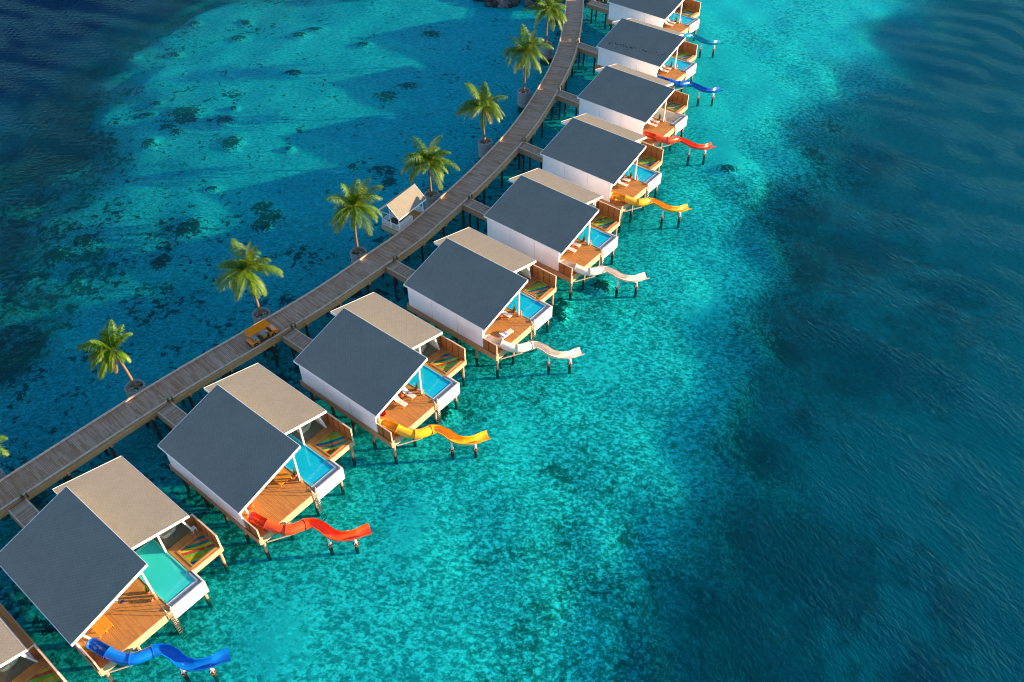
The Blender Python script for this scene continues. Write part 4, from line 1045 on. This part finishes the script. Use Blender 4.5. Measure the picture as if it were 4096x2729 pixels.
# ---------------------------------------------------------------- palms in concrete planters
def frond(mb, tone, org, az, elev, L, droop, rr, seg=13, tv=.5, twist=0.):
    d = Vector((math.cos(az) * math.cos(elev), math.sin(az) * math.cos(elev), math.sin(elev))); p = Vector(org); pts = [p.copy()]
    for i in range(seg):
        d = (d + Vector((0, 0, -droop * (.35 + i / seg) / seg))).normalized(); p = p + d * (L / seg); pts.append(p.copy())
    for i in range(len(pts) - 1):
        w = .035 * (1 - i / seg) + .008; s = Vector((-math.sin(az), math.cos(az), 0)) * w
        mb.poly([pts[i] - s, pts[i] + s, pts[i + 1] + s, pts[i + 1] - s], True); tone += [1.0] * 4
        mb.poly([pts[i] - Vector((0, 0, w)), pts[i] + Vector((0, 0, w)), pts[i + 1] + Vector((0, 0, w)), pts[i + 1] - Vector((0, 0, w))], True); tone += [1.0] * 4
    n = 36
    for q in range(n):
        t = .12 + .88 * q / (n - 1); f = t * seg; i = min(int(f), seg - 1); c = pts[i].lerp(pts[i + 1], f - i); dd = (pts[i + 1] - pts[i]).normalized()
        side = dd.cross(Vector((0, 0, 1)));
        if side.length < .05: side = Vector((-math.sin(az), math.cos(az), 0))
        side.normalize(); up = side.cross(dd)
        ll = L * .30 * (math.sin(PI * min(1, t * .86 + .12)) ** .6) * rr.uniform(.8, 1.1)
        for s in (-1, 1):
            hang = rr.uniform(.5, 1.3)
            v1 = (side * s * .75 + dd * .55 + up * .12 - Vector((0, 0, hang * .4))).normalized(); v2 = (v1 + dd * .1 - Vector((0, 0, hang))).normalized()
            m = c + v1 * ll * .5; e = m + v2 * ll * .5; w = dd * .031
            tt = min(1, max(0, tv + rr.uniform(-.25, .25) + .2 * t))
            mb.poly([c - w, c + w, m + w * 1.3, m - w * 1.3], False); mb.poly([m - w * 1.3, m + w * 1.3, e + w * .1, e - w * .1], False); tone += [tt] * 8
def make_palm(base, crown, seed, n=19, L=3.5, wind=(0, 0), dead=1, azs=None, squash=0):
    rr = random.Random(seed); r = empty('coconut_palm', base)
    b = Vector((0, 0, 0)); c = Vector(crown) - Vector(base)
    mid = b.lerp(c, .5) + Vector((rr.uniform(-.25, .25), rr.uniform(-.2, .2), 0))
    P = cat([b, b.lerp(mid, .5) + Vector((0, 0, 0)), mid, mid.lerp(c, .5), c], 4)
    MB().tube(P, [.24 - .06 * min(1, i / 4) - .06 * i / len(P) for i in range(len(P))], 12).build('trunk', M['trunk'], r)
    cr = MB(); tone = []
    for q in range(n):
        az = q * 2.399 + rr.uniform(-.5, .5)
        k = q / n; el = math.radians(72 - 78 * k + rr.uniform(-14, 14)); dr = 1.9 + .5 * k + rr.uniform(-.5, .6)
        LL = L * 1.3 * rr.uniform(.72, 1.12) * (.8 + .2 * math.sin(PI * k))
        if squash:
            vx, vy = math.cos(az), math.sin(az); az = math.atan2(vy + wind[1], vx + wind[0]); LL *= .9
        frond(cr, tone, c + Vector((rr.uniform(-.06, .06), rr.uniform(-.06, .06), rr.uniform(0, .15))), az, el, LL, dr, rr, tv=.15 + .5 * k + rr.uniform(-.1, .2))
    cr.build('crown', M['palm'], r, tone=tone)
    dd = MB(); tn = []
    for q in range(dead): frond(dd, tn, c - Vector((0, 0, .1)), rr.uniform(-2.6, -.4), math.radians(-35), L * .75, 1.4, rr)
    if dead: dd.build('dead_frond', M['deadleaf'], r)
    nu = MB()
    for q in range(6):
        a = q * 1.05; p = c + Vector((.2 * math.cos(a), .2 * math.sin(a), -.18)); nu.lathe([(.001, -.12), (.09, -.07), (.11, 0), (.09, .07), (.001, .11)], p, 10)
    nu.build('coconut', M['deadleaf'], r)
    return r
PL = [((-50.2, 49.75), (-50.7, 50.2, 7.2), 'planter cut by the left picture edge', 3.2), ((-40.07, 61.42), (-40.5, 61.25, 8.7), 'leaning wind-blown palm nearest the left edge', 3.0),
      ((-29.06, 72.89), (-29.35, 73.2, 9.3), 'palm behind the orange golf cart', 3.5), ((-19.29, 84.44), (-18.95, 84.7, 9.8), 'palm left of the white gazebo', 3.5), ((-10.94, 97.07), (-11.15, 97.3, 8.1), 'palm right behind the white gazebo', 3.5),
      ((-3.95, 110.7), (-4.15, 111.1, 8.7), 'palm midway between gazebo and boardwalk bend', 3.5), ((1.96, 126.06), (2.2, 126.8, 9.3), 'palm at the bend of the boardwalk', 3.6), ((6.05, 142.97), (6.3, 143.5, 8.8), 'palm nearest the rocks at the top', 3.5)]
def make_planter():
    r = empty('concrete_planter', (0, 0, 0))
    MB().lathe([(1.06, -4), (1.06, 3.2), (.86, 3.2), (.86, 2.8)], n=40).build('cylinder_wall', M['planter'], r)
    MB().lathe([(.87, 2.86), (.45, 2.9), (.001, 2.92)], n=30).build('sand', M['plantersand'], r)
    lf = MB(); tn = []; rr = random.Random(2)
    for _ in range(10):
        a = rr.uniform(0, 6.28); rad = rr.uniform(.3, .75); c = Vector((rad * math.cos(a), rad * math.sin(a), 2.88))
        for _ in range(12):
            b2 = rr.uniform(0, 6.28); leaf_blade(lf, tn, c + Vector((rr.uniform(-.1, .1), rr.uniform(-.1, .1), 0)), Vector((math.cos(b2), math.sin(b2), 0)), rr.uniform(.06, .18), .07, .1, 2, rr.uniform(0, .6))
    lf.build('weeds', M['leaf'], r, tone=tn)
    return r
pt = make_planter()
for n_, (b, c, tx, L) in enumerate(PL):
    o = pt if n_ == 0 else copy_tree(pt); o.location = (b[0], b[1], 0); o.rotation_euler = (0, 0, n_ * 1.1)
    tag(o, 'round concrete planter in the water, ' + (tx if n_ == 0 else 'under the ' + tx), 'planter', 'concrete planters along the boardwalk')
    lean = {1: dict(n=24, wind=(-.75, .2), squash=1, dead=1), 0: dict(n=15)}.get(n_, {})
    base = (b[0] - (.1 if n_ != 1 else -.1), b[1] + .05, 2.85)
    p = make_palm(base, c, 30 + n_ * 3, L=L, **{'n': 27, 'dead': 1 if n_ in (6, 5) else 0, **lean})
    tag(p, ('coconut palm mostly outside the left picture edge' if n_ == 0 else 'coconut ' + tx), 'palm', 'coconut palms in concrete planters')
o = copy_tree(pt); o.location = (8.3, 159.3, 0); tag(o, 'round concrete planter among the rocks at the top edge', 'planter', 'concrete planters along the boardwalk')

# ---------------------------------------------------------------- gazebo
ga = math.atan2(91.91 - 87.82, -11.59 + 14.34)
G = empty('gazebo', (-14.34, 87.82, 0), ga, 'small open white gazebo with gabled shingle roof on the boardwalk edge', 'gazebo')
gl, gd = 4.93, 2.9        # x along the boardwalk, y away from it
MB().box(-.05, gl + .05, 0, gd + .05, 3.5, 3.66).build('floor', M['teak'], G)
MB().box(-.08, gl + .08, gd + .05, gd + .12, 3.0, 3.64).box(-.12, -.05, .0, gd + .12, 3.0, 3.64).box(gl + .05, gl + .12, .0, gd + .12, 3.0, 3.64).build('edge_beam', M['deckyellow'], G)
ez, rz_ = 5.95, 7.55; ym = gd / 2
for (y0, z0, y1, z1, lb) in ((-.35, ez, ym, rz_, 'sunlit tan slope facing the boardwalk'), (gd + .35, ez, ym, rz_, 'shaded grey slope facing the lagoon')):
    a = [(-.3, y0, z0), (gl + .3, y0, z0), (gl + .3, y1, z1), (-.3, y1, z1)]
    if y0 > y1: a = [a[1], a[0], a[3], a[2]]
    o = roof_slab(MB(), a, .1).build('roof_slope', M['shingle'], G); o['label'] = lb
    s = MB()
    for x in (-.33, gl + .3):
        c4 = [(x, min(y0, y1), z0 if y0 < y1 else z1), (x + .03, min(y0, y1), z0 if y0 < y1 else z1), (x + .03, max(y0, y1), z1 if y0 < y1 else z0), (x, max(y0, y1), z1 if y0 < y1 else z0)]
        s.hexa([(p[0], p[1], p[2] - .18) for p in c4], [(p[0], p[1], p[2] + .03) for p in c4])
    s.box(-.3, gl + .3, y0 - .03 if y0 < 0 else y0, y0 if y0 < 0 else y0 + .03, z0 - .15, z0 + .02)
    s.build('roof_fascia', M['white'], o)
for (x, y) in ((.05, .06), (gl - .05, .06), (.05, gd - .05), (gl - .05, gd - .05), (.05, ym), (gl - .05, ym)):
    MB().box(x - .05, x + .05, y - .05, y + .05, 3.66, 5.95 if abs(y - ym) > .1 else 7.3).build('post', M['white'], G)
def railing(x0, y0, x1, y1, name='railing'):
    m = MB(); L = math.hypot(x1 - x0, y1 - y0); n = int(L / .15); z0 = 3.74
    m.beam((x0, y0, z0), (x1, y1, z0), .06, .06); m.beam((x0, y0, z0 + .85), (x1, y1, z0 + .85), .09, .05)
    for q in range(1, n): t = q / n; m.beam((x0 + (x1 - x0) * t, y0 + (y1 - y0) * t, z0), (x0 + (x1 - x0) * t, y0 + (y1 - y0) * t, z0 + .84), .05, .05, (0, 1, 0))
    return m.build(name, M['white'], G)
railing(.05, .1, .05, gd - .1); railing(gl - .05, .1, gl - .05, gd - .1); railing(.1, gd - .05, gl - .1, gd - .05)
m = MB(); m.box(.12, 2.75, .06, .5, 4.52, 4.58)
for q in range(18): x = .14 + q * .15; m.box(x, x + .06, .08, .12, 3.68, 4.52)
m.box(.12, 2.75, .08, .12, 3.68, 3.75); m.box(2.70, 2.75, .12, .5, 3.68, 4.52); m.build('counter', M['white'], G)
m = MB(); m.beam((-.02, 0, 5.85), (-.02, gd, 5.85), .08, .1); m.beam((gl, 0, 5.85), (gl, gd, 5.85), .08, .1); m.beam((0, 0.03, 5.85), (gl, .03, 5.85), .08, .1); m.beam((0, gd, 5.85), (gl, gd, 5.85), .08, .1); m.build('tie_beam', M['white'], G)
MB().box(.25, 2.2, 1.0, 2.4, 3.67, 4.1).build('bench', M['darkwood'], G)
for (x, y) in ((.6, 2.3), (gl - .6, 2.3)): MB().tube([(x, y, -4), (x, y, 3.4)], .16, 10).build('pile', M['pile'], G)

# ---------------------------------------------------------------- golf cart
fwd = Vector((-26.38 + 28.16, 68.76 - 66.95, 0)); ca = math.atan2(fwd.y, fwd.x)
C = empty('golf_cart', (-28.16 - .02, 66.95, 3.67), ca, 'orange four-seat golf cart with grey seats parked on the boardwalk', 'golf cart')
C.location = (-28.16 - math.sin(ca) * .06, 66.95 + math.cos(ca) * .06, 3.67); C.scale = (1.02, 1.02, 1.02)
wb, tw = 2.25, 1.02      # local x forward from rear wheel, y to the far side
def roundbox(name, mat, x0, x1, y0, y1, z0, z1, bev=.06, par=None, taper=0):
    m = MB().hexa([(x0, y0, z0), (x1, y0, z0), (x1, y1, z0), (x0, y1, z0)], [(x0 + taper, y0 + taper * .5, z1), (x1 - taper, y0 + taper * .5, z1), (x1 - taper, y1 - taper * .5, z1), (x0 + taper, y1 - taper * .5, z1)])
    return m.build(name, mat, par or C, bevel=bev)
for (x, y) in ((0, 0), (wb, 0), (0, tw), (wb, tw)):
    w = empty('wheel', (x, y, .24)); w.parent = C
    def disc(r0, wd, nm, mt):
        m = MB(); m.tube([(0, -wd, 0), (0, -wd * .7, 0), (0, wd * .7, 0), (0, wd, 0)], [r0 * .86, r0, r0, r0 * .86], 20); return m.build(nm, mt, w)
    disc(.24, .09, 'tyre', M['rubber']); disc(.13, .105, 'rim', M['steel'])
roundbox('chassis', M['cartblack'], -.45, 2.75, .02, tw - .02, .2, .34, .03)
roundbox('floor_mat', M['cartmat'], .45, 2.2, .0, tw, .345, .37, .005)
b = MB()
# rear body with wheel-arch outline, extruded across
def extr(mb, prof, y0, y1):
    i = len(mb.v); n = len(prof); mb.v += [(x, y0, z) for x, z in prof] + [(x, y1, z) for x, z in prof]
    mb.f.append(tuple(i + q for q in range(n))); mb.sm.append(False); mb.f.append(tuple(i + n + q for q in range(n))[::-1]); mb.sm.append(False)
    for q in range(n): a, c = i + q, i + (q + 1) % n; mb.f.append((a, a + n, c + n, c)); mb.sm.append(False)
arc_ = [(.30 * math.cos(a), .24 + .30 * math.sin(a)) for a in np.linspace(0, PI, 9)]
extr(b, [(.55, .26), (.55, .62), (.35, .66), (-.25, .66), (-.48, .55), (-.5, .30)] + [(x, z) for x, z in reversed(arc_)], -.06, tw + .06)
b.build('rear_body', M['cartorange'], C, bevel=.03)
b = MB(); arc2 = [(wb + x, z) for x, z in arc_]
extr(b, [(2.95, .30), (2.93, .50), (2.75, .68), (2.35, .86), (2.15, .92), (2.1, .80), (1.92, .40), (1.92, .30)] + [(x, z) for x, z in reversed(arc2)][:0] , -.02, tw + .02)
b.build('front_cowl', M['cartorange'], C, bevel=.04)
b = MB(); extr(b, [(wb + .46 * math.cos(a), .24 + .42 * math.sin(a)) for a in np.linspace(0.1, PI - .1, 10)] + [(wb + .34 * math.cos(a), .24 + .30 * math.sin(a)) for a in np.linspace(PI - .1, .1, 10)], -.08, tw + .08); b.build('front_wing', M['cartorange'], C)
for x in (.1, 1.15):
    s = roundbox('seat', M['cartseat'], x, x + .45, .04, tw - .04, .62, .76, .05)
    m = MB().hexa([(x - .08, .05, .78), (x + .02, .05, .78), (x + .02, tw - .05, .78), (x - .08, tw - .05, .78)], [(x - .2, .05, 1.12), (x - .1, .05, 1.12), (x - .1, tw - .05, 1.12), (x - .2, tw - .05, 1.12)]); m.build('backrest', M['cartseat'], C, bevel=.04)
    for y in (.04, tw - .04): MB().tube([(x - .05, y, .78), (x, y, .95), (x + .3, y, .95), (x + .38, y, .78)], .02, 8).build('armrest', M['cartblack'], C)
roundbox('middle_base', M['cartorange'], 1.05, 1.5, .06, tw - .06, .36, .62, .03)
MB().box(2.0, 2.15, .04, tw - .04, .7, .95).build('dashboard', M['cartblack'], C, bevel=.03)
w = MB(); N = 20; w.tube([(1.86 + .08 * math.sin(2 * PI * q / N), .72 + .18 * math.cos(2 * PI * q / N), 1.0 + .15 * math.sin(2 * PI * q / N)) for q in range(N + 1)], .018, 8, cap=False); w.tube([(2.05, .72, .85), (1.86, .72, 1.0)], .02, 6); w.build('steering_wheel', M['cartblack'], C)
for (x0, x1) in ((-.15, -.3), (2.15, 1.95)):
    for y in (.06, tw - .06): MB().tube([(x0, y, .6), (x1, y, 1.8)], .02, 8).build('roof_post', M['cartblack'], C)
roundbox('roof', M['cartorange'], -.55, 2.15, -.08, tw + .08, 1.79, 1.88, .035)
MB().box(-.40, 2.0, .08, tw - .08, 1.885, 1.905).build('roof_panel', M['cartorange'], C, bevel=.01)
for y in (.18, tw - .18): MB().lathe([(.001, 0), (.07, .0), (.07, .03), (.001, .04)], n=12).build('headlight', M['porcelain'], C).matrix_local = Matrix.Translation((2.86, y, .56)) @ Matrix.Rotation(PI / 2 - .3, 4, 'Y')
MB().box(-.62, -.48, .0, tw, .3, .36).build('rear_bumper', M['cartblack'], C, bevel=.02)
pl = MB(); tn = []; rr = random.Random(9)
for _ in range(26): a = rr.uniform(0, 6.28); leaf_blade(pl, tn, (0, 0, .02), Vector((math.cos(a), math.sin(a), 0)), rr.uniform(.1, .22), .06, .16, 3, .9)
o = pl.build('green_plant', M['leaf'], tone=tn); cc_ = C.location + Vector((math.cos(ca) * 1.75 - math.sin(ca) * .2, math.sin(ca) * 1.75 + math.cos(ca) * .2, .38)); o.location = cc_
tag(o, 'bright green leafy cutting on the floor of the orange cart', 'plant')

# ---------------------------------------------------------------- breakwater rocks
def rock_mesh(seed):
    rr = random.Random(seed); m = MB(); N, K = 12, 8; o1 = Vector((rr.uniform(0, 9), rr.uniform(0, 9), rr.uniform(0, 9)))
    from mathutils import noise
    P = []
    for j in range(K + 1):
        th = PI * j / K
        for q in range(N):
            a = 2 * PI * q / N; d = Vector((math.sin(th) * math.cos(a), math.sin(th) * math.sin(a), math.cos(th))); P.append(d * (1 + .5 * noise.noise(d * 1.6 + o1)))
    m.v = [tuple(p) for p in P]
    for j in range(K):
        for q in range(N): a = j * N + q; b = j * N + (q + 1) % N; m.f.append((a, a + N, b + N, b)); m.sm.append(True)
    return m
protos = [rock_mesh(s).build('breakwater_rock', M['rock']) for s in range(5)]
used = set(); rr = random.Random(21); n_ = 0
def rock(x, y, z, s):
    global n_
    k = n_ % 5; o = protos[k]
    if k in used: o = o.copy(); COL.objects.link(o)
    used.add(k); n_ += 1
    o.location = (x, y, z); o.scale = (s * rr.uniform(.8, 1.25), s * rr.uniform(.8, 1.2), s * rr.uniform(.6, .9)); o.rotation_euler = (rr.uniform(-.4, .4), rr.uniform(-.4, .4), rr.uniform(0, 6.28))
    tag(o, 'rough dark boulder in the rock breakwater along the top edge', 'rock', 'boulders of the breakwater')
for q in range(95):
    x = -7.5 + 29 * rr.random(); f = rr.random()
    if 7.0 < x < 15.5: f = f * .6 + .4
    y = 165.1 + 6 * f + (1.5 if x < -5 else 0) ; z = .1 + 1.6 * f
    rock(x, y, z + .45, rr.uniform(.55, 1.05))
for q in range(22): rock(-35 + 8 * rr.random(), 169.3 + 4 * rr.random(), .1 + .5 * rr.random(), rr.uniform(.4, .9))
